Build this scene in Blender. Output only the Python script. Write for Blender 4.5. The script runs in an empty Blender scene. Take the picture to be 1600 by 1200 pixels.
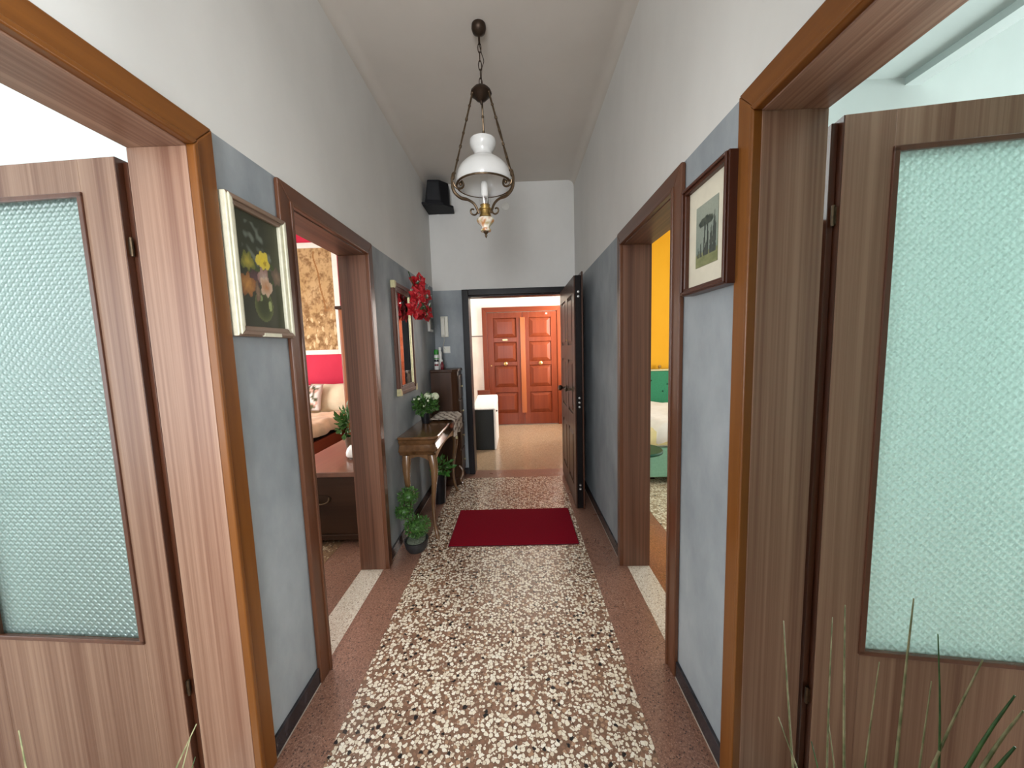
import bpy, bmesh, math, random
from mathutils import Vector, Matrix, noise as mnoise
SC = bpy.context.scene
C = SC.collection
PI = math.pi

# ------------------------------------------------------------------ camera
CAM_Z = 1.493
PITCH, YAW, ROLL, FPX = 0.0993, -0.0163, -0.0302, 570.2
cp, sp, cy_, sy_ = math.cos(PITCH), math.sin(PITCH), math.cos(YAW), math.sin(YAW)
_f = Vector((sy_*cp, cy_*cp, -sp)); _r = Vector((cy_, -sy_, 0)); _u = _r.cross(_f)
_r2 = _r*math.cos(ROLL) + _u*math.sin(ROLL); _u2 = -_r*math.sin(ROLL) + _u*math.cos(ROLL)
cam_d = bpy.data.cameras.new('camera'); cam = bpy.data.objects.new('camera', cam_d); C.objects.link(cam)
cam_d.sensor_width = 36; cam_d.lens = FPX/1600*36; cam_d.clip_start = 0.02
M = Matrix.Identity(4)
for i in range(3):
    M[i][0] = _r2[i]; M[i][1] = _u2[i]; M[i][2] = -_f[i]
M[2][3] = CAM_Z
cam.matrix_world = M
SC.camera = cam

# ------------------------------------------------------------------ light
SC.view_settings.view_transform = 'Standard'
SC.view_settings.look = 'None'
SC.view_settings.gamma = 1
SC.view_settings.use_curve_mapping = False
SC.view_settings.exposure = 0.0
SC.cycles.diffuse_bounces = 6
SC.cycles.max_bounces = 12
SC.cycles.caustics_reflective = False
SC.cycles.caustics_refractive = False
SC.cycles.use_denoising = True
W = bpy.data.worlds.new('sky'); SC.world = W; W.use_nodes = True
W.node_tree.nodes['Background'].inputs[0].default_value = (0.75, 0.87, 1.0, 1)
W.node_tree.nodes['Background'].inputs[1].default_value = 1.0

def window_light(name, loc, target, w, h, power, col):
    d = bpy.data.lights.new(name, 'AREA'); d.shape = 'RECTANGLE'; d.size = w; d.size_y = h
    d.energy = power; d.color = col
    o = bpy.data.objects.new(name, d); C.objects.link(o); o.location = loc
    o.rotation_euler = (Vector(target)-Vector(loc)).to_track_quat('-Z', 'Y').to_euler()
    return o
# daylight entering by each room's window (the light sits in the window opening)
window_light('daylight_room_a', (-2.60, -1.72, 1.45), (-2.60, 1, 1.45), 1.7, 1.9, 62, (0.90, 0.97, 1.0))
window_light('daylight_room_a_side', (-4.12, 0.20, 1.45), (0, 0.20, 1.45), 1.8, 1.9, 30, (0.90, 0.97, 1.0))
window_light('daylight_room_b', (3.56, 1.10, 1.45), (0, 1.10, 1.45), .50, 1.9, 215, (0.90, 0.98, 1.0))
window_light('daylight_room_c', (-4.32, 3.6, 1.5), (0, 3.6, 1.5), 1.8, 1.8, 105, (1.0, 0.97, 0.92))
window_light('daylight_room_d', (3.92, 3.4, 1.5), (0, 3.4, 1.5), 1.8, 1.8, 75, (1.0, 0.98, 0.93))
window_light('daylight_landing', (1.13, 6.45, 1.75), (0, 6.2, 1.5), .95, 1.7, 95, (1.0, 0.96, 0.90))
window_light('added_light_hall_side', (0.195, -0.95, 1.50), (-1, -0.95, 1.50), 1.1, 1.9, 15, (0.95, 0.98, 1.0))  # added unseen window light to brighten the left jamb and leaf
window_light('added_light_hall_end', (-0.345, -1.78, 1.95), (-0.345, 2, 1.95), .90, 1.75, 105, (0.97, 0.98, 1.0))  # added unseen window light to brighten hall walls and ceiling

# ------------------------------------------------------------------ materials
def new_mat(name):
    m = bpy.data.materials.new(name); m.use_nodes = True
    nt = m.node_tree; b = nt.nodes['Principled BSDF']
    return m, nt, b
def N(nt, t, **kw):
    n = nt.nodes.new(t)
    for k, v in kw.items():
        if k in n.inputs.keys() if isinstance(k, str) else False: n.inputs[k].default_value = v
        else: setattr(n, k, v)
    return n
def L(nt, a, b): nt.links.new(a, b)
def rgba(c): return (c[0], c[1], c[2], 1)
def coords(nt, scale=(1, 1, 1), rot=(0, 0, 0)):
    t = nt.nodes.new('ShaderNodeTexCoord'); m = nt.nodes.new('ShaderNodeMapping')
    m.inputs['Scale'].default_value = scale; m.inputs['Rotation'].default_value = rot
    L(nt, t.outputs['Object'], m.inputs['Vector']); return m.outputs['Vector']
def ramp(nt, fac, stops, interp='LINEAR'):
    r = nt.nodes.new('ShaderNodeValToRGB'); e = r.color_ramp; e.interpolation = interp
    e.elements[0].position = stops[0][0]; e.elements[0].color = rgba(stops[0][1])
    e.elements[1].position = stops[-1][0]; e.elements[1].color = rgba(stops[-1][1])
    for p, c in stops[1:-1]:
        x = e.elements.new(p); x.color = rgba(c)
    L(nt, fac, r.inputs['Fac']); return r.outputs['Color']
def noise_tex(nt, vec, scale, detail=3, rough=.5):
    n = nt.nodes.new('ShaderNodeTexNoise'); n.inputs['Scale'].default_value = scale
    n.inputs['Detail'].default_value = detail; n.inputs['Roughness'].default_value = rough
    L(nt, vec, n.inputs['Vector']); return n.outputs['Fac']
def bump(nt, b, h, strength=.2, dist=.01):
    n = nt.nodes.new('ShaderNodeBump'); n.inputs['Strength'].default_value = strength
    n.inputs['Distance'].default_value = dist; L(nt, h, n.inputs['Height']); L(nt, n.outputs['Normal'], b.inputs['Normal'])

def plain(name, col, rough=.5, metal=0, var=.08, scale=12, bmp=0.0, coat=0, sheen=0):
    m, nt, b = new_mat(name)
    v = coords(nt); f = noise_tex(nt, v, scale)
    L(nt, ramp(nt, f, [(.3, [c*(1-var) for c in col]), (.7, [min(1, c*(1+var)) for c in col])]), b.inputs['Base Color'])
    b.inputs['Roughness'].default_value = rough; b.inputs['Metallic'].default_value = metal
    b.inputs['Coat Weight'].default_value = coat
    b.inputs['Sheen Weight'].default_value = sheen
    if bmp: bump(nt, b, noise_tex(nt, v, scale*4), bmp, .004)
    return m
def wood(name, dark, light, axis='z', fine=55, rough=.35, coat=.15, contrast=(.32, .68), str_=.04):
    m, nt, b = new_mat(name)
    s = {'x': (str_, 1, 1), 'y': (1, str_, 1), 'z': (1, 1, str_)}[axis]
    v = coords(nt, s)
    a = noise_tex(nt, v, fine, 4, .6); c = noise_tex(nt, v, fine*.22, 2, .5)
    mx = nt.nodes.new('ShaderNodeMath'); mx.operation = 'ADD'; L(nt, a, mx.inputs[0]); L(nt, c, mx.inputs[1])
    hf = nt.nodes.new('ShaderNodeMath'); hf.operation = 'MULTIPLY'; hf.inputs[1].default_value = .5; L(nt, mx.outputs[0], hf.inputs[0])
    L(nt, ramp(nt, hf.outputs[0], [(contrast[0], dark), (contrast[1], light)]), b.inputs['Base Color'])
    b.inputs['Roughness'].default_value = rough; b.inputs['Coat Weight'].default_value = coat
    b.inputs['Coat Roughness'].default_value = .2
    bump(nt, b, a, .06, .002)
    return m
def terrazzo(name, matrix, chips, scale, edge=.05, rough=.25, fine=2.6, coat=.3):
    """polished chips set flush in a coloured binder"""
    m, nt, b = new_mat(name)
    v0 = coords(nt)
    dn = nt.nodes.new('ShaderNodeTexNoise'); dn.inputs['Scale'].default_value = scale*1.3; L(nt, v0, dn.inputs['Vector'])
    vm = nt.nodes.new('ShaderNodeVectorMath'); vm.operation = 'MULTIPLY_ADD'
    L(nt, dn.outputs['Color'], vm.inputs[0]); vm.inputs[1].default_value = (.85/scale,)*3; L(nt, v0, vm.inputs[2])
    def layer(sc, stops, ed, small):
        a = nt.nodes.new('ShaderNodeTexVoronoi'); a.voronoi_dimensions = '2D'; a.inputs['Scale'].default_value = sc
        e = nt.nodes.new('ShaderNodeTexVoronoi'); e.voronoi_dimensions = '2D'; e.feature = 'DISTANCE_TO_EDGE'; e.inputs['Scale'].default_value = sc
        L(nt, vm.outputs[0], a.inputs['Vector']); L(nt, vm.outputs[0], e.inputs['Vector'])
        sep = nt.nodes.new('ShaderNodeSeparateColor'); L(nt, a.outputs['Color'], sep.inputs[0])
        col = ramp(nt, sep.outputs[0], stops, 'CONSTANT')
        g = nt.nodes.new('ShaderNodeMath'); g.operation = 'MULTIPLY_ADD'   # each chip has its own size
        L(nt, sep.outputs[1], g.inputs[0]); g.inputs[1].default_value = .26; g.inputs[2].default_value = small
        c1_ = nt.nodes.new('ShaderNodeMath'); c1_.operation = 'LESS_THAN'; L(nt, a.outputs['Distance'], c1_.inputs[0]); L(nt, g.outputs[0], c1_.inputs[1])
        c2_ = nt.nodes.new('ShaderNodeMath'); c2_.operation = 'GREATER_THAN'; L(nt, e.outputs['Distance'], c2_.inputs[0]); c2_.inputs[1].default_value = ed
        cm = nt.nodes.new('ShaderNodeMath'); cm.operation = 'MULTIPLY'; L(nt, c1_.outputs[0], cm.inputs[0]); L(nt, c2_.outputs[0], cm.inputs[1])
        return col, cm.outputs[0]
    c1, k1 = layer(scale, chips, edge, .30)
    lightc = chips[0][1]
    c2, k2 = layer(scale*fine, [(0, matrix), (.42, lightc), (.62, [min(1, x*1.6+.03) for x in matrix]), (.78, matrix), (.93, [x*.35 for x in matrix]), (1, matrix)], edge*.8, .22)
    m1 = nt.nodes.new('ShaderNodeMix'); m1.data_type = 'RGBA'; L(nt, k2, m1.inputs[0]); m1.inputs[6].default_value = rgba(matrix); L(nt, c2, m1.inputs[7])
    m2 = nt.nodes.new('ShaderNodeMix'); m2.data_type = 'RGBA'; L(nt, k1, m2.inputs[0]); L(nt, m1.outputs[2], m2.inputs[6]); L(nt, c1, m2.inputs[7])
    L(nt, m2.outputs[2], b.inputs['Base Color'])
    r = noise_tex(nt, v0, 3); rr = nt.nodes.new('ShaderNodeMapRange'); rr.inputs[3].default_value = rough*.8; rr.inputs[4].default_value = rough*1.25
    L(nt, r, rr.inputs[0]); L(nt, rr.outputs[0], b.inputs['Roughness'])
    b.inputs['Coat Weight'].default_value = coat; b.inputs['Coat Roughness'].default_value = .18
    return m
def plaster(name, c1, c2, scale=3, rough=.6, bmp=.12, detail=5, stretch=(1, 1, .6)):
    m, nt, b = new_mat(name); v = coords(nt, stretch)
    f = noise_tex(nt, v, scale, detail, .6)
    L(nt, ramp(nt, f, [(.32, c1), (.68, c2)]), b.inputs['Base Color'])
    b.inputs['Roughness'].default_value = rough
    bump(nt, b, noise_tex(nt, v, scale*9, 4), bmp, .004)
    return m
def painted(name, rough=.5, spec=.3):
    m, nt, b = new_mat(name); a = nt.nodes.new('ShaderNodeVertexColor'); a.layer_name = 'Col'
    n = noise_tex(nt, coords(nt), 160, 2); mr = nt.nodes.new('ShaderNodeMapRange'); mr.inputs[3].default_value = .88; mr.inputs[4].default_value = 1.12
    L(nt, n, mr.inputs[0]); mm = nt.nodes.new('ShaderNodeVectorMath'); mm.operation = 'SCALE'
    L(nt, a.outputs['Color'], mm.inputs[0]); L(nt, mr.outputs[0], mm.inputs['Scale']); L(nt, mm.outputs[0], b.inputs['Base Color'])
    b.inputs['Roughness'].default_value = rough; b.inputs['Specular IOR Level'].default_value = spec
    return m
def pattern_glass(name, plane):
    """obscure cast glass: a small lattice pressed in the back, light scattered both ways"""
    m, nt, b = new_mat(name)
    t = nt.nodes.new('ShaderNodeTexCoord'); sx = nt.nodes.new('ShaderNodeSeparateXYZ'); L(nt, t.outputs['Object'], sx.inputs[0])
    def math(op, a, bb=None):
        n = nt.nodes.new('ShaderNodeMath'); n.operation = op
        for i, q in enumerate((a, bb)):
            if q is None: continue
            if isinstance(q, (int, float)): n.inputs[i].default_value = q
            else: L(nt, q, n.inputs[i])
        return n.outputs[0]
    k = 2*PI/.027
    u = math('MULTIPLY', sx.outputs[plane[0]], k); v = math('MULTIPLY', sx.outputs[plane[1]], k)
    su, sv = math('SINE', u), math('SINE', v)
    d1 = math('SINE', math('ADD', u, v)); d2 = math('SINE', math('SUBTRACT', u, v))
    h = math('ADD', math('MULTIPLY', su, sv), math('MULTIPLY', math('MULTIPLY', d1, d2), .8))
    n4 = math('SINE', math('MULTIPLY', u, 2.0)); n5 = math('SINE', math('MULTIPLY', v, 2.0))
    h = math('ADD', h, math('MULTIPLY', math('MULTIPLY', n4, n5), .5))
    bp_ = nt.nodes.new('ShaderNodeBump'); bp_.inputs['Strength'].default_value = .45; bp_.inputs['Distance'].default_value = .004
    L(nt, h, bp_.inputs['Height'])
    tr = nt.nodes.new('ShaderNodeBsdfTranslucent'); tr.inputs[0].default_value = (.80, .93, .88, 1)
    df = nt.nodes.new('ShaderNodeBsdfDiffuse'); df.inputs[0].default_value = (.76, .91, .87, 1)
    rf = nt.nodes.new('ShaderNodeBsdfRefraction'); rf.inputs[0].default_value = (.80, .97, .92, 1); rf.inputs['Roughness'].default_value = .35; rf.inputs['IOR'].default_value = 1.12
    gl = nt.nodes.new('ShaderNodeBsdfGlossy'); gl.inputs[0].default_value = (.9, .97, .95, 1); gl.inputs['Roughness'].default_value = .18
    for s in (tr, df, rf, gl): L(nt, bp_.outputs[0], s.inputs['Normal'])
    def mix(f, a, c):
        n = nt.nodes.new('ShaderNodeMixShader'); n.inputs[0].default_value = f; L(nt, a.outputs[0], n.inputs[1]); L(nt, c.outputs[0], n.inputs[2]); return n
    x = mix(.30, tr, df); x = mix(.30, x, rf); x = mix(.12, x, gl)
    L(nt, x.outputs[0], nt.nodes['Material Output'].inputs[0])
    return m
def clear_glass(name):
    m, nt, b = new_mat(name)
    tr = nt.nodes.new('ShaderNodeBsdfTransparent'); gl = nt.nodes.new('ShaderNodeBsdfGlossy'); gl.inputs['Roughness'].default_value = .05
    fr = nt.nodes.new('ShaderNodeValue'); fr.outputs[0].default_value = .07
    n = noise_tex(nt, coords(nt), 30); 
    mx = nt.nodes.new('ShaderNodeMixShader'); L(nt, fr.outputs[0], mx.inputs[0]); L(nt, tr.outputs[0], mx.inputs[1]); L(nt, gl.outputs[0], mx.inputs[2])
    L(nt, mx.outputs[0], nt.nodes['Material Output'].inputs[0]); return m
def milk_glass(name):
    m, nt, b = new_mat(name)
    v = coords(nt); L(nt, ramp(nt, noise_tex(nt, v, 6), [(.3, (.84, .85, .84)), (.7, (.92, .92, .91))]), b.inputs['Base Color'])
    b.inputs['Roughness'].default_value = .12; b.inputs['Coat Weight'].default_value = .4
    tr = nt.nodes.new('ShaderNodeBsdfTranslucent'); tr.inputs[0].default_value = (.93, .93, .92, 1)
    mx = nt.nodes.new('ShaderNodeMixShader'); mx.inputs[0].default_value = .35
    L(nt, b.outputs[0], mx.inputs[1]); L(nt, tr.outputs[0], mx.inputs[2]); L(nt, mx.outputs[0], nt.nodes['Material Output'].inputs[0]); return m
def leafmat(name, c1, c2, rough=.45):
    m, nt, b = new_mat(name); v = coords(nt)
    L(nt, ramp(nt, noise_tex(nt, v, 45, 2), [(.35, c1), (.65, c2)]), b.inputs['Base Color']); b.inputs['Roughness'].default_value = rough
    return m

MT = {}
MT['white_wall'] = plaster('white_plaster', (.66, .66, .64), (.72, .72, .70), 2.2, .7, .10)
MT['white_room'] = plaster('room_white_plaster', (.80, .82, .81), (.85, .87, .86), 2.2, .7, .05)
MT['ceiling'] = plaster('ceiling_plaster', (.60, .565, .515), (.65, .615, .565), 1.4, .8, .12)
MT['grey_wall'] = plaster('grey_trowelled_paint', (.235, .265, .288), (.375, .408, .432), 3.2, .62, .14, 9)
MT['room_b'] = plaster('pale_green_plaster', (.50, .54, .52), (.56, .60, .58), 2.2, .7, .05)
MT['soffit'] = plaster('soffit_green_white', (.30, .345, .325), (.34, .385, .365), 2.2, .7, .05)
MT['absorb_green'] = plaster('dark_absorbing_green', (.04, .07, .05), (.05, .09, .065), 6, .4, .02)  # dark tone made up to cut light bouncing onto the right leaf
MT['pink_wall'] = plaster('pink_paint', (.56, .026, .066), (.62, .034, .078), 3, .6, .05)
MT['yellow_wall'] = plaster('yellow_paint', (.84, .40, .018), (.88, .44, .024), 3, .6, .05)
MT['land_up'] = plaster('landing_white', (.80, .77, .72), (.86, .83, .78), 3, .6, .05)
MT['land_low'] = plaster('landing_marbled_dado', (.72, .60, .54), (.82, .74, .68), 5, .35, .03)
MT['terrazzo'] = terrazzo('hall_terrazzo', (.20, .115, .075), [(0, (.82, .74, .60)), (.34, (.70, .60, .46)), (.54, (.88, .82, .70)), (.68, (.26, .14, .09)), (.86, (.018, .016, .016)), (.92, (.40, .24, .15)), (1, (.3, .2, .1))], 56, .035, .25, 2.0)
MT['border'] = terrazzo('brown_terrazzo', (.24, .12, .082), [(0, (.30, .16, .11)), (.4, (.19, .094, .065)), (.7, (.36, .21, .15)), (.9, (.06, .034, .026)), (1, (.2, .1, .08))], 150, .05, .28)
MT['border_red'] = terrazzo('red_brown_terrazzo', (.24, .085, .042), [(0, (.30, .11, .055)), (.4, (.2, .075, .038)), (.7, (.36, .16, .09)), (.92, (.12, .05, .03)), (1, (.2, .1, .08))], 150, .05, .28)
MT['white_strip'] = terrazzo('white_terrazzo', (.60, .52, .42), [(0, (.76, .71, .62)), (.5, (.62, .54, .44)), (.75, (.30, .23, .17)), (.85, (.82, .78, .70)), (1, (.8, .7, .6))], 130, .05, .3)
MT['terrazzo_c'] = terrazzo('bedroom_brown_terrazzo', (.20, .115, .06), [(0, (.30, .19, .11)), (.35, (.16, .09, .05)), (.6, (.62, .53, .38)), (.78, (.05, .035, .025)), (.86, (.30, .19, .11)), (1, (.3, .2, .1))], 60, .05, .3)
MT['terrazzo_d'] = terrazzo('bedroom_cream_terrazzo', (.36, .26, .16), [(0, (.80, .73, .58)), (.45, (.68, .58, .42)), (.68, (.34, .24, .14)), (.88, (.06, .045, .03)), (.93, (.8, .7, .55)), (1, (.3, .2, .1))], 42, .05, .3)
MT['land_floor'] = terrazzo('landing_floor', (.34, .235, .145), [(0, (.38, .27, .17)), (.4, (.31, .21, .13)), (.7, (.42, .31, .21)), (.92, (.26, .17, .10)), (1, (.6, .5, .4))], 60, .04, .22)
MT['veneer_z'] = wood('striped_veneer_upright', (.170, .075, .044), (.36, .215, .145), 'z', 95, .42, .12, (.36, .64), .008)
MT['veneer_x'] = wood('striped_veneer_across', (.170, .075, .044), (.36, .215, .145), 'y', 95, .42, .12, (.36, .64), .008)
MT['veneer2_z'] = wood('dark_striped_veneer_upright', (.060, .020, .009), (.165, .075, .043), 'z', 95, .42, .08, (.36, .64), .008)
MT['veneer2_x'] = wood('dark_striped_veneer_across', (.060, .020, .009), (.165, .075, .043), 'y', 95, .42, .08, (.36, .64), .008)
MT['case_z'] = wood('honey_casing_upright', (.135, .042, .006), (.215, .076, .013), 'z', 40, .33, .12)
MT['case_y'] = wood('honey_casing_across', (.135, .042, .006), (.215, .076, .013), 'y', 40, .33, .12)
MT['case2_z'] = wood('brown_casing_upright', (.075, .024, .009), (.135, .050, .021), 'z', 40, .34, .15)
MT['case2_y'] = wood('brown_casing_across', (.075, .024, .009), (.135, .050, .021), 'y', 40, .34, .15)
MT['edge'] = wood('dark_door_edge', (.05, .014, .006), (.11, .035, .014), 'z', 50, .3, .3)
MT['bead_z'] = wood('red_bead', (.09, .03, .016), (.15, .055, .03), 'z', 40, .3, .3)
MT['glass_door'] = pattern_glass('obscure_glass', (0, 2))
MT['glass'] = clear_glass('clear_glass')
MT['milk'] = milk_glass('milk_glass')
MT['white_plastic'] = plain('white_plastic', (.78, .78, .74), .4, 0, .03)
MT['cream_plastic'] = plain('cream_plastic', (.82, .81, .72), .4, 0, .03)
MT['black_plastic'] = plain('black_plastic', (.008, .008, .010), .55, 0, .2)
MT['screen'] = plain('dark_screen', (.02, .022, .026), .15, 0, .1)
MT['bronze'] = plain('aged_bronze', (.11, .075, .045), .38, .85, .25, 60)
MT['dark_iron'] = plain('dark_bronze_cast', (.045, .028, .018), .45, .7, .2, 50)
MT['brass'] = plain('brass', (.62, .43, .16), .28, .95, .1, 30)
MT['dull_brass'] = plain('pale_brass', (.52, .47, .27), .35, .6, .12, 60)
MT['steel'] = plain('steel', (.55, .55, .53), .3, .95, .06, 40)
MT['black_frame'] = wood('black_door_frame', (.006, .005, .006), (.014, .012, .013), 'z', 30, .35, .2)
MT['entry_wood'] = wood('entry_door_wood', (.030, .010, .005), (.080, .030, .014), 'z', 45, .35, .25)
MT['entry_edge'] = plain('entry_door_edge', (.010, .008, .008), .35, .3, .2, 40)
MT['red_wood'] = wood('red_mahogany', (.135, .022, .008), (.215, .046, .017), 'z', 38, .35, .3)
MT['red_wood_x'] = wood('red_mahogany_across', (.135, .022, .008), (.215, .046, .017), 'x', 38, .35, .3)
MT['light_strip'] = wood('orange_strip', (.33, .085, .025), (.43, .13, .04), 'z', 38, .3, .3)
MT['walnut'] = wood('console_walnut', (.075, .035, .014), (.20, .098, .040), 'y', 30, .22, .5)
MT['walnut_z'] = wood('console_walnut_leg', (.085, .042, .018), (.20, .105, .045), 'z', 30, .24, .5)
MT['cabinet'] = wood('dark_cabinet_wood', (.035, .015, .008), (.075, .033, .017), 'z', 30, .35, .3)
MT['trunk'] = wood('trunk_dark_wood', (.022, .010, .006), (.055, .026, .014), 'x', 24, .4, .2)
MT['trunk_top'] = wood('trunk_lid_wood', (.12, .048, .028), (.20, .085, .05), 'y', 24, .32, .3)
MT['bed_wood'] = wood('cherry_bed_wood', (.16, .026, .012), (.24, .045, .02), 'y', 30, .35, .3)
MT['ward_wood'] = wood('amber_wardrobe_wood', (.22, .062, .018), (.33, .105, .032), 'z', 30, .35, .3)
MT['mirror_wood'] = wood('mirror_frame_wood', (.075, .032, .022), (.145, .068, .047), 'z', 45, .35, .3)
MT['pic_wood'] = wood('picture_frame_wood', (.045, .012, .006), (.085, .026, .012), 'z', 45, .35, .3)
MT['cream_frame'] = plain('cream_frame_paint', (.64, .62, .48), .4, 0, .07, 40, .1)
MT['frame_shade_brown'] = wood('cream_frame_shaded_rail', (.14, .085, .055), (.25, .17, .12), 'y', 45, .4, .1)  # shadow on the cream top and bottom members painted in as brown
MT['mat_board'] = plain('mat_board', (.66, .62, .50), .7, 0, .04, 20)
MT['marble'] = plaster('black_marble_base', (.014, .014, .017), (.05, .045, .05), 14, .16, .0, 8)
MT['grout'] = plain('pale_joint', (.42, .37, .31), .7)
MT['paint'] = painted('brush_paint')
MT['cloth_print'] = painted('printed_cloth', .8, .15)
MT['mat_red'] = plain('red_mat_pile', (.22, .003, .014), .95, 0, .18, 220, .35)
MT['mat_red'].node_tree.nodes['Principled BSDF'].inputs['Specular IOR Level'].default_value = .1
MT['mat_edge'] = plain('mat_rubber_edge', (.08, .006, .012), .7)
MT['petal_red'] = leafmat('red_petal', (.34, .006, .012), (.60, .02, .03), .5)
MT['petal_white'] = leafmat('white_petal', (.66, .72, .50), (.82, .86, .66), .6)
MT['leaf'] = leafmat('green_leaf', (.028, .085, .016), (.075, .19, .035))
MT['leaf_dark'] = leafmat('dark_green_leaf', (.010, .038, .010), (.04, .10, .022))
MT['leaf_bright'] = leafmat('bright_green_leaf', (.02, .12, .015), (.10, .30, .05))
MT['grass'] = leafmat('dry_grass_blade', (.12, .14, .055), (.30, .28, .15), .6)
MT['grass_dark'] = leafmat('green_grass_blade', (.020, .070, .018), (.05, .13, .03), .6)
MT['stem'] = plain('brown_stem', (.05, .03, .018), .8)
MT['pot_black'] = plain('black_pot', (.010, .010, .012), .35, 0, .2, 30)
MT['pot_grey'] = plain('stoneware_tray', (.028, .028, .030), .5, 0, .3, 30, .2)
MT['pot_terra'] = plain('brown_pot', (.16, .09, .055), .6, 0, .2, 30)
MT['moss'] = plain('grey_moss', (.12, .14, .10), .95, 0, .5, 90, .5)
MT['soil'] = plain('soil', (.03, .02, .014), .95, 0, .4, 90, .4)
MT['porcelain'] = painted('painted_porcelain', .15, .6)
MT['linen_peach'] = plain('peach_linen', (.70, .46, .28), .85, 0, .16, 6, .1, 0, .2)
MT['linen_cream'] = plain('cream_linen', (.74, .64, .46), .85, 0, .10, 6, .1, 0, .2)
MT['linen_white'] = plain('white_linen', (.82, .78, .72), .85, 0, .05, 8, .1, 0, .2)
MT['linen_yellow'] = plain('pale_yellow_linen', (.80, .70, .36), .85, 0, .08, 8, .1, 0, .2)
MT['mint'] = plain('mint_upholstery', (.20, .42, .30), .75, 0, .08, 40, .1, 0, .2)
MT['green_velvet'] = plain('green_velvet', (.014, .21, .095), .7, 0, .10, 40, .1, 0, .3)
MT['green_metal'] = plain('dark_green_lacquer', (.008, .07, .04), .5, 0, .1, 20)
MT['bed_dark'] = plain('dark_bed_slats', (.02, .012, .008), .7)
MT['spray_green'] = plain('green_cap', (.03, .25, .03), .3)
MT['spray_body'] = painted('printed_can', .25, .5)
MT['red_label'] = plain('dark_red_bottle', (.16, .012, .02), .2)
MT['bench_dark'] = plain('black_leatherette', (.010, .012, .012), .45, 0, .2, 60, .1)
MT['bench_white'] = plain('white_leatherette', (.78, .76, .72), .45, 0, .04, 30)
MT['line'] = plain('dado_line', (.10, .05, .04), .5)
MT['cord'] = plain('cream_cord', (.60, .58, .50), .5)
m, nt, b = new_mat('mirror_glass'); MT['mirror'] = m
L(nt, ramp(nt, noise_tex(nt, coords(nt), 2), [(.3, (.86, .88, .87)), (.7, (.9, .92, .91))]), b.inputs['Base Color'])
b.inputs['Metallic'].default_value = 1; b.inputs['Roughness'].default_value = .02
m, nt, b = new_mat('bulb_glass'); MT['bulb'] = m
L(nt, ramp(nt, noise_tex(nt, coords(nt), 2), [(.3, (.86, .87, .85)), (.7, (.92, .92, .9))]), b.inputs['Base Color']); b.inputs['Roughness'].default_value = .2

for _n, _v in (('black_frame', .15), ('entry_edge', .15), ('black_plastic', .2), ('bench_dark', .25), ('cabinet', .25), ('trunk', .2), ('grey_wall', .22), ('entry_wood', .3), ('pot_black', .3), ('green_metal', .25), ('marble', .35), ('mirror_wood', .3), ('pic_wood', .35), ('bed_dark', .1), ('red_wood', .25), ('red_wood_x', .25), ('light_strip', .3), ('pink_wall', .15), ('yellow_wall', .15), ('case_z', .4), ('case_y', .4)):
    _b = MT[_n].node_tree.nodes['Principled BSDF']; _b.inputs['Specular IOR Level'].default_value = _v; _b.inputs['Coat Weight'].default_value *= .25
# ------------------------------------------------------------------ mesh helpers
def bx(bm, x0, x1, y0, y1, z0, z1, mi=0):
    if x0 > x1: x0, x1 = x1, x0
    if y0 > y1: y0, y1 = y1, y0
    if z0 > z1: z0, z1 = z1, z0
    v = [bm.verts.new(p) for p in ((x0,y0,z0),(x1,y0,z0),(x1,y1,z0),(x0,y1,z0),(x0,y0,z1),(x1,y0,z1),(x1,y1,z1),(x0,y1,z1))]
    fs = [bm.faces.new([v[i] for i in q]) for q in ((3,2,1,0),(4,5,6,7),(0,1,5,4),(1,2,6,5),(2,3,7,6),(3,0,4,7))]
    for f in fs: f.material_index = mi
    return fs
def box(*a):
    bm = bmesh.new(); bx(bm, *a); return bm
def prism(bm, pts, ext, mi=0):
    """extrude a planar polygon (list of 3D points) by vector ext"""
    e = Vector(ext); a = [bm.verts.new(p) for p in pts]; b2 = [bm.verts.new(Vector(p)+e) for p in pts]
    n = len(pts); fs = [bm.faces.new(a[::-1]), bm.faces.new(b2)]
    for i in range(n): fs.append(bm.faces.new((a[i], a[(i+1) % n], b2[(i+1) % n], b2[i])))
    for f in fs: f.material_index = mi
def loft(bm, rings, close=True, caps=True):
    vs = [[bm.verts.new(p) for p in r] for r in rings]; n = len(rings[0])
    for i in range(len(vs)-1):
        for j in range(n if close else n-1):
            bm.faces.new((vs[i][j], vs[i][(j+1) % n], vs[i+1][(j+1) % n], vs[i+1][j]))
    if caps and close:
        bm.faces.new(vs[0][::-1]); bm.faces.new(vs[-1])
    return vs
def lathe(bm, prof, c=(0, 0, 0), seg=24, caps=True):
    rings = [[(c[0]+max(r, 1e-4)*math.cos(2*PI*k/seg), c[1]+max(r, 1e-4)*math.sin(2*PI*k/seg), c[2]+z) for k in range(seg)] for r, z in prof]
    loft(bm, rings, True, caps)
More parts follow.
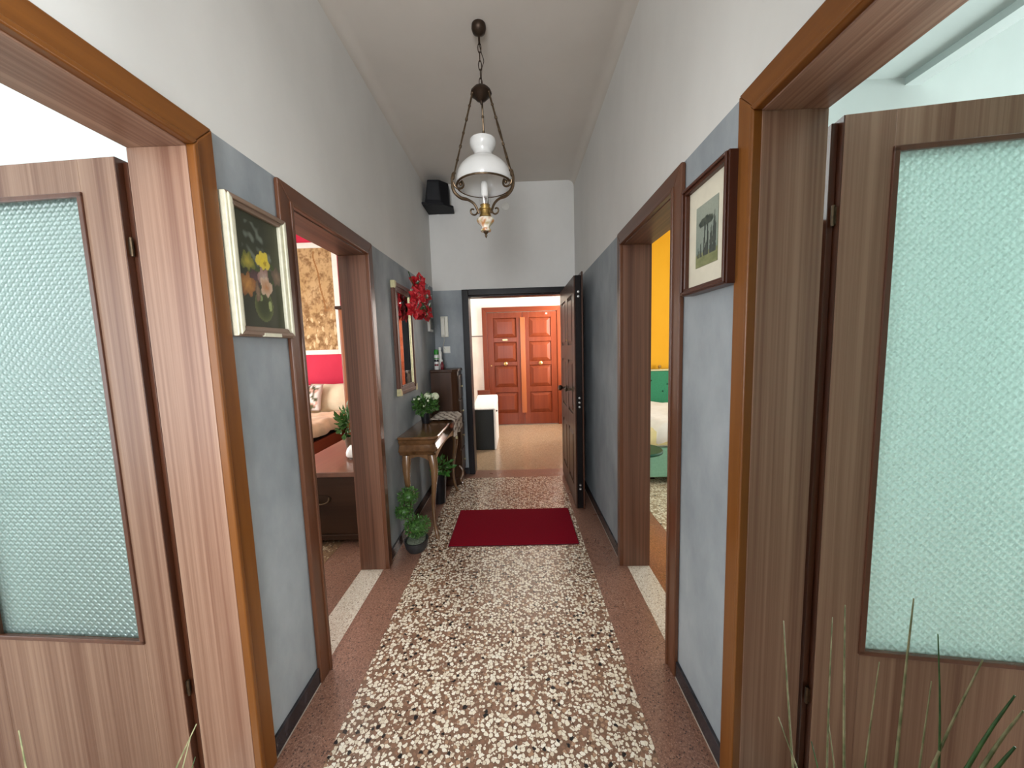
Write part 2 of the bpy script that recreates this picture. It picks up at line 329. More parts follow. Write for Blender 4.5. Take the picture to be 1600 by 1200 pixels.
def tube(bm, pts, rad, seg=8, closed=False):
    P = [Vector(p) for p in pts]; n = len(P); rings = []
    ref = None
    for i in range(n):
        a = P[(i-1) % n] if (closed or i > 0) else P[i]; c = P[(i+1) % n] if (closed or i < n-1) else P[i]
        t = (c-a).normalized()
        if ref is None:
            ref = Vector((0, 0, 1)) if abs(t.z) < .9 else Vector((1, 0, 0))
        s = ref - t*ref.dot(t)
        if s.length < 1e-5: s = t.orthogonal()
        s.normalize(); ref = s; w = t.cross(s)
        r = rad[min(len(rad)-1, int(i/max(1, n-1)*(len(rad)-1)+.5))] if isinstance(rad, (list, tuple)) else rad
        rings.append([P[i]+s*r*math.cos(2*PI*k/seg)+w*r*math.sin(2*PI*k/seg) for k in range(seg)])
    if closed: rings.append(rings[0])
    if closed:
        vs = [[bm.verts.new(p) for p in r] for r in rings[:-1]]
        for i in range(len(vs)):
            for j in range(seg):
                bm.faces.new((vs[i][j], vs[i][(j+1) % seg], vs[(i+1) % len(vs)][(j+1) % seg], vs[(i+1) % len(vs)][j]))
    else: loft(bm, rings)
def smoothpath(pts, n=6):
    P = [Vector(p) for p in pts]; out = []
    for i in range(len(P)-1):
        p0, p1, p2, p3 = P[max(i-1, 0)], P[i], P[i+1], P[min(i+2, len(P)-1)]
        for k in range(n):
            t = k/n
            out.append(.5*((2*p1)+(p2-p0)*t+(2*p0-5*p1+4*p2-p3)*t*t+(3*p1-p0-3*p2+p3)*t**3))
    out.append(P[-1]); return out
def ball(bm, c, r, sx=1, sy=1, sz=1, u=14, v=9):
    rings = []
    for i in range(v+1):
        th = PI*i/v; rr = max(math.sin(th), 1e-3)
        rings.append([(c[0]+r*sx*rr*math.cos(2*PI*k/u), c[1]+r*sy*rr*math.sin(2*PI*k/u), c[2]-r*sz*math.cos(th)) for k in range(u)])
    loft(bm, rings)
def obj(name, bm, mat, parent=None, smooth=False, bevel=0, loc=(0, 0, 0), rot=(0, 0, 0), seg=2, kind=None, label=None):
    bmesh.ops.recalc_face_normals(bm, faces=bm.faces)
    me = bpy.data.meshes.new(name); bm.to_mesh(me); bm.free()
    for mm in (mat if isinstance(mat, (list, tuple)) else [mat]): me.materials.append(MT[mm])
    if smooth:
        for p in me.polygons: p.use_smooth = True
        if smooth != 'full': me.set_sharp_from_angle(angle=math.radians(40))
    o = bpy.data.objects.new(name, me); C.objects.link(o); o.parent = parent; o.location = loc; o.rotation_euler = rot
    if bevel:
        md = o.modifiers.new('bevel', 'BEVEL'); md.width = bevel; md.segments = seg; md.limit_method = 'ANGLE'
    if kind: o['kind'] = kind
    if label: o['label'] = label
    return o
def tag(o, label, cat, group=None, kind=None):
    o['label'] = label; o['category'] = cat
    if group: o['group'] = group
    if kind: o['kind'] = kind
    return o
def thing(name, label, cat, loc=(0, 0, 0), rotz=0, group=None, kind=None):
    o = bpy.data.objects.new(name, None); C.objects.link(o); o.location = loc; o.rotation_euler = (0, 0, rotz); o.empty_display_size = .1
    return tag(o, label, cat, group, kind)
def share(name, me_obj, parent, loc, rot=(0, 0, 0), scale=(1, 1, 1)):
    o = me_obj.copy(); o.name = name; C.objects.link(o); o.parent = parent; o.location = loc; o.rotation_euler = rot; o.scale = scale
    return o
def picture_mesh(name, mat, fn, parent, origin, eu, ev, w, h, nu, nv, th=.004):
    """flat painted sheet with a colour per vertex given by fn(u, v), with a little thickness"""
    o0 = Vector(origin); eu = Vector(eu); ev = Vector(ev); nn = eu.cross(ev)
    vs = []; cols = []
    for j in range(nv+1):
        for i in range(nu+1):
            u, v = i/nu, j/nv; vs.append(o0+eu*w*u+ev*h*v); cols.append(fn(u, v))
    fs = [(j*(nu+1)+i, j*(nu+1)+i+1, (j+1)*(nu+1)+i+1, (j+1)*(nu+1)+i) for j in range(nv) for i in range(nu)]
    b0 = len(vs)
    for u, v in ((0, 0), (1, 0), (1, 1), (0, 1)): vs.append(o0+eu*w*u+ev*h*v-nn*th); cols.append(fn(u, v))
    fs.append((b0+3, b0+2, b0+1, b0))
    def edge(idx, a, c): fs.append(tuple([a]+[c]+idx[::-1]))
    bot = [i for i in range(nu+1)]; rt = [j*(nu+1)+nu for j in range(nv+1)]; tp = [nv*(nu+1)+nu-i for i in range(nu+1)]; lf = [(nv-j)*(nu+1) for j in range(nv+1)]
    for idx, a, c in ((bot, b0, b0+1), (rt, b0+1, b0+2), (tp, b0+2, b0+3), (lf, b0+3, b0)): edge(idx, a, c)
    me = bpy.data.meshes.new(name); me.from_pydata([tuple(v) for v in vs], [], fs)
    ca = me.color_attributes.new('Col', 'FLOAT_COLOR', 'POINT')
    for i, c in enumerate(cols): ca.data[i].color = (c[0], c[1], c[2], 1)
    me.materials.append(MT[mat])
    o = bpy.data.objects.new(name, me); C.objects.link(o); o.parent = parent; return o
def color_mesh(o, fn):
    me = o.data; ca = me.color_attributes.new('Col', 'FLOAT_COLOR', 'POINT')
    for i, v in enumerate(me.vertices):
        c = fn(v.co); ca.data[i].color = (c[0], c[1], c[2], 1)
def nz(x, y, z=0, s=1): return mnoise.noise(Vector((x*s, y*s, z)))
def mixc(a, b2, t):
    t = max(0, min(1, t)); return tuple(a[i]*(1-t)+b2[i]*t for i in range(3))
def leaves(bm, c, r, n, size, rng, sx=1, sy=1, sz=1, inner=.55, up=0.0):
    for _ in range(n):
        while True:
            d = Vector((rng.uniform(-1, 1), rng.uniform(-1, 1), rng.uniform(-1, 1)))
            if .05 < d.length < 1: break
        d.normalize(); p = Vector((d.x*sx, d.y*sy, d.z*sz))*r*rng.uniform(inner, 1)+Vector(c)
        ax = (d+Vector((rng.uniform(-.7, .7), rng.uniform(-.7, .7), rng.uniform(-.7, .7)+up))).normalized()
        sd = ax.cross(Vector((rng.uniform(-1, 1), rng.uniform(-1, 1), rng.uniform(-1, 1)))).normalized(); nm = ax.cross(sd)
        l = size*rng.uniform(.7, 1.3); w = l*.28
        a = bm.verts.new(p); q = bm.verts.new(p+ax*l); m1 = bm.verts.new(p+ax*l*.5+sd*w+nm*w*.4); m2 = bm.verts.new(p+ax*l*.5-sd*w+nm*w*.4); md = bm.verts.new(p+ax*l*.5)
        for t in ((a, m1, md), (m1, q, md), (a, md, m2), (md, q, m2)): bm.faces.new(t)
def petals(bm, c, nrm, r, n, cup, rng, w=.5, tw=0):
    nrm = Vector(nrm).normalized(); s = nrm.orthogonal().normalized(); t = nrm.cross(s); c = Vector(c)
    for k in range(n):
        a = 2*PI*k/n+tw+rng.uniform(-.15, .15); d = s*math.cos(a)+t*math.sin(a); e = nrm.cross(d); rr = r*rng.uniform(.85, 1.1)
        p0 = bm.verts.new(c); pm = bm.verts.new(c+d*rr*.55+nrm*cup*r*.6); pa = bm.verts.new(c+d*rr*.6+e*rr*w*.55+nrm*cup*r); pb = bm.verts.new(c+d*rr*.6-e*rr*w*.55+nrm*cup*r); pt = bm.verts.new(c+d*rr+nrm*cup*r*.5)
        for q in ((p0, pm, pa), (pm, pt, pa), (p0, pb, pm), (pm, pb, pt)): bm.faces.new(q)

# ------------------------------------------------------------------ dimensions
XL, XR = -0.946, 0.680            # hall wall faces
XL2, XR2 = -1.116, 0.850          # their room faces
YB, YB2 = 4.25, 4.42              # entrance wall
Y0 = -1.8                         # end of the hall behind the camera
ZP, ZC = 2.20, 3.32               # paint line, ceiling
ZD = 2.105                        # door head
# openings in hall walls (clear, between jambs) : left near, left far, right near, right far
LA, LC = (0.30, 1.108), (1.588, 2.362)
RB, RD = (0.25, 1.055), (1.592, 2.342)
JT = .024                         # jamb thickness
PY0, PY1 = 1.36, 1.45             # partition between near and far rooms

# ------------------------------------------------------------------ floors
fl = obj('floor', box(XL2, XR2, Y0, 4.36, -.06, -.002), 'border', kind='structure')
tag(fl, 'brown speckled terrazzo border of the hallway floor', 'floor', kind='structure')
obj('terrazzo_field', box(-.748, .468, Y0+.3, 4.10, -.05, 0), 'terrazzo', fl, label='cream, brown and black chip terrazzo')
obj('border_strip', box(XL, -.7485, Y0, 4.10, -.05, 0), 'border', fl)
obj('border_strip', box(.4685, XR, Y0, 4.10, -.05, 0), 'border', fl)
obj('border_strip', box(XL, XR, 4.101, 4.36, -.05, 0), 'border', fl)
for (x0, x1) in ((-1.116, -.962), (.706, .850)):
    for (ya, yb) in ((LA, LC) if x0 < 0 else (RB, RD)):
        obj('threshold_strip', box(x0, x1, ya, yb, -.05, .0005), 'white_strip', fl, label='white terrazzo threshold')
for x0, x1, ya, yb in ((XL, -.9625, *LA), (XL, -.9625, *LC), (XR, .7055, *RB), (XR, .7055, *RD)):
    obj('threshold_border', box(x0, x1, ya, yb, -.05, 0), 'border', fl)
f2 = tag(obj('floor_room_near', box(-4.2, XL2-.0005, Y0, PY1, -.06, -.001), 'terrazzo_c', kind='structure'), 'terrazzo floor of the left near room', 'floor', kind='structure')
f2 = tag(obj('floor_bedroom_pink', box(-4.4, XL2-.0005, PY1, 5.7, -.06, -.002), 'border', kind='structure'), 'brown terrazzo floor of the pink bedroom', 'floor', kind='structure')
obj('terrazzo_field', box(-4.0, -1.42, 1.75, 5.4, -.05, 0), 'terrazzo_c', f2)
f2 = tag(obj('floor_room_bath', box(XR2+.0005, 3.6, -.2, PY1, -.06, -.001), 'border', kind='structure'), 'terrazzo floor of the right near room', 'floor', kind='structure')  # unseen floor kept dark brown to cut bounce in room B
f2 = tag(obj('floor_bedroom_yellow', box(XR2+.0005, 4.0, PY1, 5.9, -.06, -.002), 'border_red', kind='structure'), 'red brown terrazzo border of the yellow bedroom', 'floor', kind='structure')
obj('terrazzo_field', box(1.149, 3.7, 1.9, 5.6, -.05, 0), 'terrazzo_d', f2, label='cream chip terrazzo')
tag(obj('floor_landing', box(-1.05, 1.15, 4.3605, 7.1, -.06, 0), 'land_floor', kind='structure'), 'polished beige stone floor of the stair landing', 'floor', kind='structure')

# ------------------------------------------------------------------ walls
def side_wall(name, xf, xb, openings, label, ya=Y0):
    """hall side wall with door openings; slots: grey below, white above, room side"""
    bm = bmesh.new(); ys = [ya]
    cuts = sorted(openings)
    for (a, b2) in cuts: ys += [a-JT, b2+JT]
    ys.append(YB2)
    for i in range(0, len(ys), 2):
        bx(bm, xf, xb, ys[i], ys[i+1], 0, ZP, 0)
    for (a, b2) in cuts: bx(bm, xf, xb, a-JT, b2+JT, ZD+JT, ZP, 0)
    bx(bm, xf, xb, ya, YB2, ZP, ZC, 1)
    for f in bm.faces:
        if abs(f.calc_center_median().x-xb) < 1e-4: f.material_index = 2
    return tag(obj(name, bm, ('grey_wall', 'white_wall', 'white_room'), kind='structure'), label, 'wall', kind='structure')
side_wall('wall_left', XL, XL2, [LA, LC], 'left hallway wall, trowelled blue grey below and white above')
side_wall('wall_right', XR, XR2, [RB, RD], 'right hallway wall, trowelled grey below and white above', .10)
bm = bmesh.new()
ZB = 2.165
bx(bm, XL, -.54, YB, YB2, 0, ZB, 0); bx(bm, .56, XR, YB, YB2, 0, ZB, 0); bx(bm, -.54, .56, YB, YB2, 2.10, ZB, 0); bx(bm, XL, XR, YB, YB2, ZB, ZC, 1)
for f in bm.faces:
    if abs(f.calc_center_median().y-YB2) < 1e-4: f.material_index = 2
tag(obj('wall_back', bm, ('grey_wall', 'white_wall', 'land_up')), 'end wall of the hallway around the open entrance door', 'wall', kind='structure')
# unseen return added on the right to shade the right door, with a window
bm = bmesh.new(); q0, q1, q2, q3 = -1.55, -.35, .5, 2.5
bx(bm, .18, XR2, 0, .0995, 0, ZC); bx(bm, .18, .33, Y0, q0, 0, ZC); bx(bm, .18, .33, q1, -.0005, 0, ZC); bx(bm, .18, .33, q0, q1, 0, q2); bx(bm, .18, .33, q0, q1, q3, ZC)
tag(obj('wall_shade_return', bm, 'white_wall'), 'added white wall return behind the viewer shading the right door, with a window opening', 'wall', kind='structure')
# unseen hall end behind the camera, with a window opening added for light
bm = bmesh.new()
bx(bm, XL, -.82, Y0-.15, Y0, 0, ZC); bx(bm, .13, .33, Y0-.15, Y0, 0, ZC); bx(bm, -.82, .13, Y0-.15, Y0, 2.9, ZC); bx(bm, -.82, .13, Y0-.15, Y0, 0, 1.0)
tag(obj('wall_front', bm, 'white_wall'), 'hallway end wall behind the viewer with an added window opening', 'wall', kind='structure')
# ceiling with rounded edges along both side walls
bm = bmesh.new(); R = .07; prof = []
for k in range(9):
    a = PI-PI/2*k/8; prof.append((XL+R+R*math.cos(a), ZC-R+R*math.sin(a)))
for k in range(9):
    a = PI/2-PI/2*k/8; prof.append((XR-R+R*math.cos(a), ZC-R+R*math.sin(a)))
prof += [(XR, ZC+.08), (XL, ZC+.08)]
prism(bm, [(x, Y0, z) for x, z in prof], (0, YB-Y0, 0))
tag(obj('ceiling', bm, 'ceiling', smooth=True), 'off white hallway ceiling with rounded edges', 'ceiling', kind='structure')

def slabwall(name, mat, boxes, label, cat='wall'):
    bm = bmesh.new()
    for q in boxes: bx(bm, *q)
    return tag(obj(name, bm, mat), label, cat, kind='structure')
# near left room (A)
slabwall('wall_room_a_partition', 'white_room', [(-4.2, XL2, PY0, PY1, 0, ZC)], 'white wall behind the left glazed door')
slabwall('wall_room_a_outer', 'white_room', [(-4.35, -4.2, Y0, -.75, 0, ZC), (-4.35, -4.2, 1.15, PY1, 0, ZC), (-4.35, -4.2, -.75, 1.15, 0, .45), (-4.35, -4.2, -.75, 1.15, 2.45, ZC)], 'outer wall of the left near room with a window opening')
slabwall('wall_room_a_rear', 'white_room', [(-4.2, -3.5, Y0-.15, Y0, 0, ZC), (-1.7, XL2, Y0-.15, Y0, 0, ZC), (-3.5, -1.7, Y0-.15, Y0, 0, .45), (-3.5, -1.7, Y0-.15, Y0, 2.45, ZC)], 'rear wall of the left near room with a window opening')
slabwall('ceiling_room_a', 'white_room', [(-4.35, XL2, Y0-.15, PY1, ZC, ZC+.1)], 'white ceiling above the left glazed door', 'ceiling')
# near right room (B) with a lowered soffit inside the door
slabwall('wall_room_b_partition', 'room_b', [(XR2, 3.6, PY0+.05, PY1, 0, ZC)], 'white wall behind the right glazed door')
slabwall('wall_room_b_outer', 'white_room', [(3.6, 3.75, -.10, .82, 0, ZC), (3.6, 3.75, 1.38, PY1, 0, ZC), (3.6, 3.75, .82, 1.38, 0, .45), (3.6, 3.75, .82, 1.38, 2.45, ZC)], 'outer wall of the right near room with a window opening')
slabwall('wall_room_b_rear', 'absorb_green', [(XR2, 3.75, -.20, -.10, 0, ZC)], 'rear wall of the right near room')
slabwall('ceiling_room_b', 'room_b', [(XR2, 3.75, -.20, PY1, ZC, ZC+.1)], 'white ceiling above the right glazed door', 'ceiling')
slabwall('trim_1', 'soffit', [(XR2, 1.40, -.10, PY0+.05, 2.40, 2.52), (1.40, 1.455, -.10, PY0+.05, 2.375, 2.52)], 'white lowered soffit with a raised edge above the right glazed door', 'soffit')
# far left room (C), pink
slabwall('wall_bedroom_pink_head', 'pink_wall', [(-4.4, XL2, 5.6, 5.7, 0, ZC)], 'raspberry pink bedroom wall behind the bed')
slabwall('wall_bedroom_pink_outer', 'white_room', [(-4.55, -4.4, PY1, 2.65, 0, ZC), (-4.55, -4.4, 4.55, 5.7, 0, ZC), (-4.55, -4.4, 2.65, 4.55, 0, .55), (-4.55, -4.4, 2.65, 4.55, 2.45, ZC)], 'outer wall of the pink bedroom with a window opening')
slabwall('wall_bedroom_pink_landing', 'white_room', [(XL2, -1.05, YB2, 5.7, 0, ZC), (-1.116, -1.05, 5.7, 7.1, 0, ZC)], 'wall between the pink bedroom and the stair landing')
slabwall('ceiling_bedroom_pink', 'white_room', [(-4.55, XL2, PY1, 5.7, ZC, ZC+.1)], 'white ceiling of the pink bedroom', 'ceiling')
# far right room (D), yellow
slabwall('wall_bedroom_yellow_head', 'yellow_wall', [(XR2, 4.0, 5.8, 5.9, 0, ZC)], 'bright yellow bedroom wall above the green headboard')
slabwall('wall_bedroom_yellow_outer', 'white_room', [(4.0, 4.15, PY1, 2.45, 0, ZC), (4.0, 4.15, 4.35, 5.9, 0, ZC), (4.0, 4.15, 2.45, 4.35, 0, .55), (4.0, 4.15, 2.45, 4.35, 2.45, ZC)], 'outer wall of the yellow bedroom with a window opening')
slabwall('wall_bedroom_yellow_landing', 'white_room', [(XR2, 1.23, YB2, YB2+.08, 0, ZC), (1.15, 1.23, YB2+.08, 5.9, 0, ZC)], 'wall between the yellow bedroom and the stair landing')
slabwall('ceiling_bedroom_yellow', 'white_room', [(XR2, 4.15, PY1, 5.9, ZC, ZC+.1)], 'white ceiling of the yellow bedroom', 'ceiling')
# landing
bm = bmesh.new()
bx(bm, -1.05, 1.15, 7.0, 7.1, 1.735, 3.0, 0); bx(bm, -1.05, 1.15, 7.0, 7.1, 0, 1.72, 1); bx(bm, -1.05, 1.15, 6.992, 7.1, 1.72, 1.735, 2)
wl = tag(obj('wall_landing', bm, ('land_up', 'land_low', 'line')), 'landing wall with a dark dado line beside the red double door', 'wall', kind='structure')

slabwall('ceiling_landing', 'white_room', [(-1.116, 1.23, YB2, 7.1, 3.0, 3.1)], 'white ceiling of the stair landing', 'ceiling')
slabwall('wall_landing_outer', 'land_up', [(1.15, 1.23, 5.9, 5.95, 0, 3.0), (1.15, 1.23, 6.95, 7.1, 0, 3.0), (1.15, 1.23, 5.95, 6.95, 0, .85), (1.15, 1.23, 5.95, 6.95, 2.65, 3.0)], 'stairwell wall of the landing with a window opening')

# windows (frames and panes in the openings)
def window(n, axis, pos, a0, a1, z0, z1, label, inward):
    t = thing('window_%d' % n, label, 'window', kind='structure')
    def b6(u0, u1, d0, d1, q0, q1):
        return box(d0, d1, u0, u1, q0, q1) if axis == 'x' else box(u0, u1, d0, d1, q0, q1)
    d0, d1 = pos-.03, pos+.03
    for u0, u1, q0, q1 in ((a0, a0+.06, z0, z1), (a1-.06, a1, z0, z1), (a0+.06, a1-.06, z0, z0+.06), (a0+.06, a1-.06, z1-.06, z1), ((a0+a1)/2-.03, (a0+a1)/2+.03, z0+.06, z1-.06)):
        obj('window_frame', b6(u0, u1, d0, d1, q0, q1), 'white_plastic', t, bevel=.004)
    mid = (a0+a1)/2
    for u0, u1 in ((a0+.06, mid-.03), (mid+.03, a1-.06)):
        obj('pane', b6(u0, u1, pos-.004, pos+.004, z0+.06, z1-.06), 'glass', t)
window(1, 'x', -4.28, -.75, 1.15, .45, 2.45, 'white window in the outer wall of the left near room', 1)
window(2, 'y', -1.88, -3.5, -1.7, .45, 2.45, 'white window in the rear wall of the left near room', 1)
window(3, 'x', 3.68, .82, 1.38, .45, 2.45, 'white window of the right near room', 1)
window(4, 'x', -4.48, 2.65, 4.55, .55, 2.45, 'white window of the pink bedroom', 1)
window(5, 'x', 4.08, 2.45, 4.35, .55, 2.45, 'white window of the yellow bedroom', 1)
window(6, 'x', 1.19, 5.95, 6.95, .85, 2.65, 'white window of the stair landing', 1)
window(8, 'x', .28, -1.55, -.35, .5, 2.5, 'added white window in the wall return behind the viewer', 1)  # window added out of view to go with the side light
window(7, 'y', -1.88, -.82, .13, 1.0, 2.9, 'added white window at the hallway end behind the viewer', 1)  # window added out of view to go with the hall end light

# ------------------------------------------------------------------ baseboards
def baseboard(name, xf, s, segs, label):
    t = thing(name, label, 'baseboard', kind='structure')
    for a, b2 in segs:
        obj('marble_board', box(xf, xf+s*.012, a, b2, .004, .078), 'marble', t, bevel=.002)
        obj('joint_line', box(xf, xf+s*.0135, a, b2, 0, .004), 'grout', t)
CW = .085
baseboard('baseboard_left', XL, 1, [(Y0, LA[0]-CW), (LA[1]+CW, LC[0]-CW), (LC[1]+CW, YB)], 'black marble baseboard along the left hallway wall')
baseboard('baseboard_right', XR, -1, [(.10, RB[0]-CW), (RB[1]+CW, RD[0]-CW), (RD[1]+CW, YB)], 'dark marble baseboard along the right hallway wall')
t = thing('baseboard_back', 'black marble baseboard beside the entrance door frame', 'baseboard', kind='structure')
obj('marble_board', box(XL+.013, -.615, YB-.012, YB, .004, .078), 'marble', t, bevel=.002)

# ------------------------------------------------------------------ door frames in the hall
def door_frame(n, xf, xb, op, label, cz, cy, vz='veneer_z', vx='veneer_x', cat='door'):
    s = 1 if xf < 0 else -1           # into the hall
    y0, y1 = op; t = thing('door_%d' % n, label, cat, kind='structure')
    for a, b2 in ((y0-JT, y0), (y1, y1+JT)):
        obj('jamb', box(xf+s*.003, xb-s*.003, a, b2, 0, ZD), vz, t, bevel=.0015)
        # door stop at the room side
        obj('door_stop', box(xb-s*.003, xb+s*.036, a+(.0 if a < y0 else .012), b2-(.012 if a < y0 else 0), 0, ZD), 'edge', t, bevel=.002)
    obj('head_jamb', box(xf+s*.003, xb-s*.003, y0-JT, y1+JT, ZD, ZD+JT), vx, t, bevel=.0015)
    ci, co = .006, .084               # casing inner and outer offsets from the opening
    zi, zo = ZD+.008, ZD+.088
    d = .020
    for pts, m in (([(y0-co, 0), (y0-ci, 0), (y0-ci, zi), (y0-co, zo)], cz), ([(y1+ci, 0), (y1+co, 0), (y1+co, zo), (y1+ci, zi)], cz), ([(y0-ci, zi), (y1+ci, zi), (y1+co, zo), (y0-co, zo)], cy)):
        bm = bmesh.new(); prism(bm, [(xf, y, z) for y, z in pts], (s*d, 0, 0)); cs = obj('casing', bm, m, t, bevel=.005, seg=3)
        # inner bead of the casing
        bm = bmesh.new()
        if m == cz:
            yy = pts[1][0] if pts[0][0] < y0 else pts[0][0]; q = 1 if yy < (y0+y1)/2 else -1
            prism(bm, [(xf, yy-q*.013, 0), (xf, yy+q*.004, 0), (xf, yy+q*.004, zi-.004), (xf, yy-q*.013, zi+.013)], (s*(d+.007), 0, 0))
        else:
            prism(bm, [(xf, y0-ci+.004, zi-.004), (xf, y1+ci-.004, zi-.004), (xf, y1+ci+.013, zi+.013), (xf, y0-ci-.013, zi+.013)], (s*(d+.007), 0, 0))
        obj('casing_bead', bm, m, cs, bevel=.004, seg=3)
    return t
def glazed_leaf(door, hinge, ang, flip, label):
    """leaf built along +X from the hinge; the hall face looks to -Y (flip mirrors X)"""
    e = bpy.data.objects.new('leaf', None); C.objects.link(e); e.parent = door; e.location = hinge; e.rotation_euler = (0, 0, ang); e['label'] = label
    f = flip; Wd, H = .80, 2.082; a, b2, g0, g1 = .118, .682, .545, 1.985
    y0, y1 = -.021, .021
    def q(name, u0, u1, z0, z1, m, ya=y0, yb=y1, bv=.0015):
        return obj(name, box(f*u0, f*u1, ya, yb, z0, z1), m, e, bevel=bv)
    q('stile', 0, a, .012, H, 'veneer_z'); q('stile', b2, Wd, .012, H, 'veneer_z')
    q('top_rail', a, b2, g1, H, 'veneer_z'); q('bottom_panel', a, b2, .012, g0, 'veneer_z')
    q('hinge_edge', -.003, -.0002, .012, H, 'edge', y0+.001, y1, .0005)
    q('rebate_edge', -.020, -.0035, .02, H-.008, 'edge', y0+.020, y1-.002, .002)
    q('latch_edge', Wd+.0002, Wd+.003, .012, H, 'edge', y0+.001, y1, .0005)
    for side in (y0-.006, y1-.004):
        for u0, u1, z0, z1 in ((a-.004, a+.011, g0, g1), (b2-.011, b2+.004, g0, g1), (a-.004, b2+.004, g1-.011, g1+.004), (a-.004, b2+.004, g0-.004, g0+.011)):
            q('glazing_bead', u0, u1, z0, z1, 'bead_z', side, side+.010, .002)
    q('glass_pane', a+.001, b2-.001, g0+.001, g1-.001, 'glass_door', -.003, .003, 0)
    for z in (.35, 1.80):
        bm = bmesh.new(); lathe(bm, [(.0045, 0), (.0045, .055)], (0, 0, 0), 10); bx(bm, -f*.001, f*.012, -.0015, .0015, .004, .05)
        obj('hinge', bm, 'bronze', e, smooth=True, loc=(-f*.012, y0+.010, z))
    for sd in (-1, 1):
        bm = bmesh.new(); yy = y0 if sd < 0 else y1
        bx(bm, f*.725, f*.765, yy, yy+sd*.006, .95, 1.17); tube(bm, [(f*.745, yy+sd*.004, 1.08), (f*.745, yy+sd*.05, 1.08), (f*.735, yy+sd*.055, 1.08), (f*.63, yy+sd*.055, 1.08)], .008)
        obj('door_handle', bm, 'dull_brass', e, smooth=True)
    return e
dA = door_frame(1, XL, XL2, LA, 'left near doorway with honey wood casing and an open frosted glass door', 'case_z', 'case_y')
glazed_leaf(dA, (-1.158, 1.128, 0), math.radians(-3.8), -1, 'striped veneer door leaf with pale green obscure glass')
dB = door_frame(2, XR, XR2, RB, 'right near doorway with honey wood casing and an open frosted glass door', 'case_z', 'case_y')
obj('gap_filler', box(XR2+.0005, XR2+.062, 1.098, 1.135, 0, 1.83), 'edge', dB, bevel=.002)  # dark block added behind the leaf edge to close a bright gap
glazed_leaf(dB, (.894, 1.068, 0), math.radians(-8.5), 1, 'dark striped veneer door leaf with pale green obscure glass')
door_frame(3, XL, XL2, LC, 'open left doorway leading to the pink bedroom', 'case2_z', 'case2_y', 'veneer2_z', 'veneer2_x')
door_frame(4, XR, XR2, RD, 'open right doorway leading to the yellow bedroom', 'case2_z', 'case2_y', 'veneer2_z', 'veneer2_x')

# entrance door
t = thing('door_5', 'open armoured entrance door with carved wooden panels in a black frame', 'door', kind='structure')
for x0, x1, z0, z1 in ((-.612, -.540, 0, 2.166), (.560, .600, 0, 2.166), (-.540, .560, 2.10, 2.166)):
    obj('frame_board', box(x0, x1, YB-.022, YB+.02, z0, z1), 'black_frame', t, bevel=.004)
for x0, x1, z0, z1 in ((-.575, -.539, 0, 2.1), (.559, .575, 0, 2.1), (-.539, .559, 2.085, 2.101)):
    obj('frame_reveal', box(x0, x1, YB+.0205, YB2+.01, z0, z1), 'black_frame', t, bevel=.003)
lf = bpy.data.objects.new('leaf', None); C.objects.link(lf); lf.parent = t; lf.location = (0, 0, 0); lf['label'] = 'carved brown entrance leaf standing open'
LX0, LX1, LY0, LY1 = .507, .566, 3.215, 4.222
obj('leaf_core', box(LX0+.008, LX1, LY0, LY1, .015, 2.095), 'entry_edge', lf, bevel=.002)
obj('back_skin', box(LX1+.0005, LX1+.014, LY0-.012, LY1, .010, 2.125), 'entry_wood', lf, bevel=.004)
ys = [LY0+.002, LY0+.13, LY0+.43, LY0+.57, LY0+.87, LY1]
zs = [.016, .19, .70, .86, 1.36, 1.50, 1.95, 2.094]
bm = bmesh.new()
for i in (0, 2, 4): bx(bm, LX0-.003, LX0+.0078, ys[i], ys[i+1], zs[0], zs[-1])
for i in (1, 3):
    for k in (0, 2, 4, 6): bx(bm, LX0-.003, LX0+.0078, ys[i], ys[i+1], zs[k], zs[k+1])
obj('face_frame', bm, 'entry_wood', lf, bevel=.003)
for i in (1, 3):
    for k in (1, 3, 5):
        a0, a1, q0, q1 = ys[i]+.03, ys[i+1]-.03, zs[k]+.03, zs[k+1]-.03
        bm = bmesh.new(); x = LX0+.0078
        loft(bm, [[(x, a0-.02, q0-.02), (x, a1+.02, q0-.02), (x, a1+.02, q1+.02), (x, a0-.02, q1+.02)], [(x-.012, a0+.01, q0+.01), (x-.012, a1-.01, q0+.01), (x-.012, a1-.01, q1-.01), (x-.012, a0+.01, q1-.01)]])
        obj('raised_panel', bm, 'entry_wood', lf)
bm = bmesh.new(); prof = [(.026, 0), (.026, .006), (.011, .012), (.010, .04), (.022, .05), (.030, .066), (.024, .082), (.001, .088)]
lathe(bm, prof, seg=18); kn = obj('door_knob', bm, 'dark_iron', lf, smooth=True, loc=(LX0-.003, 3.77, 1.065), rot=(0, -PI/2, 0))
bm = bmesh.new(); lathe(bm, [(.024, 0), (.024, .008), (.009, .012), (.009, .05), (.02, .058), (.024, .068), (.001, .078)], seg=18)
obj('door_knob', bm, 'bronze', lf, smooth=True, loc=(LX0-.003, 3.345, 1.095), rot=(0, -PI/2, 0))
bm = bmesh.new(); lathe(bm, [(.022, 0), (.022, .004), (.001, .005)], seg=18)
obj('lock_escutcheon', bm, 'screen', lf, smooth=True, loc=(LX0-.003, 3.34, .93), rot=(0, -PI/2, 0))
bm = bmesh.new(); lathe(bm, [(.010, 0), (.010, .006), (.001, .007)], seg=12); pb = obj('peephole', bm, 'brass', lf, smooth=True, loc=(LX0-.003, 3.72, 1.55), rot=(0, -PI/2, 0))
bm = bmesh.new(); lathe(bm, [(.009, 0), (.009, .014), (.001, .015)], seg=12); b0 = obj('lock_bolt', bm, 'steel', lf, smooth=True, loc=(.54, LY0, 1.03), rot=(PI/2, 0, 0))
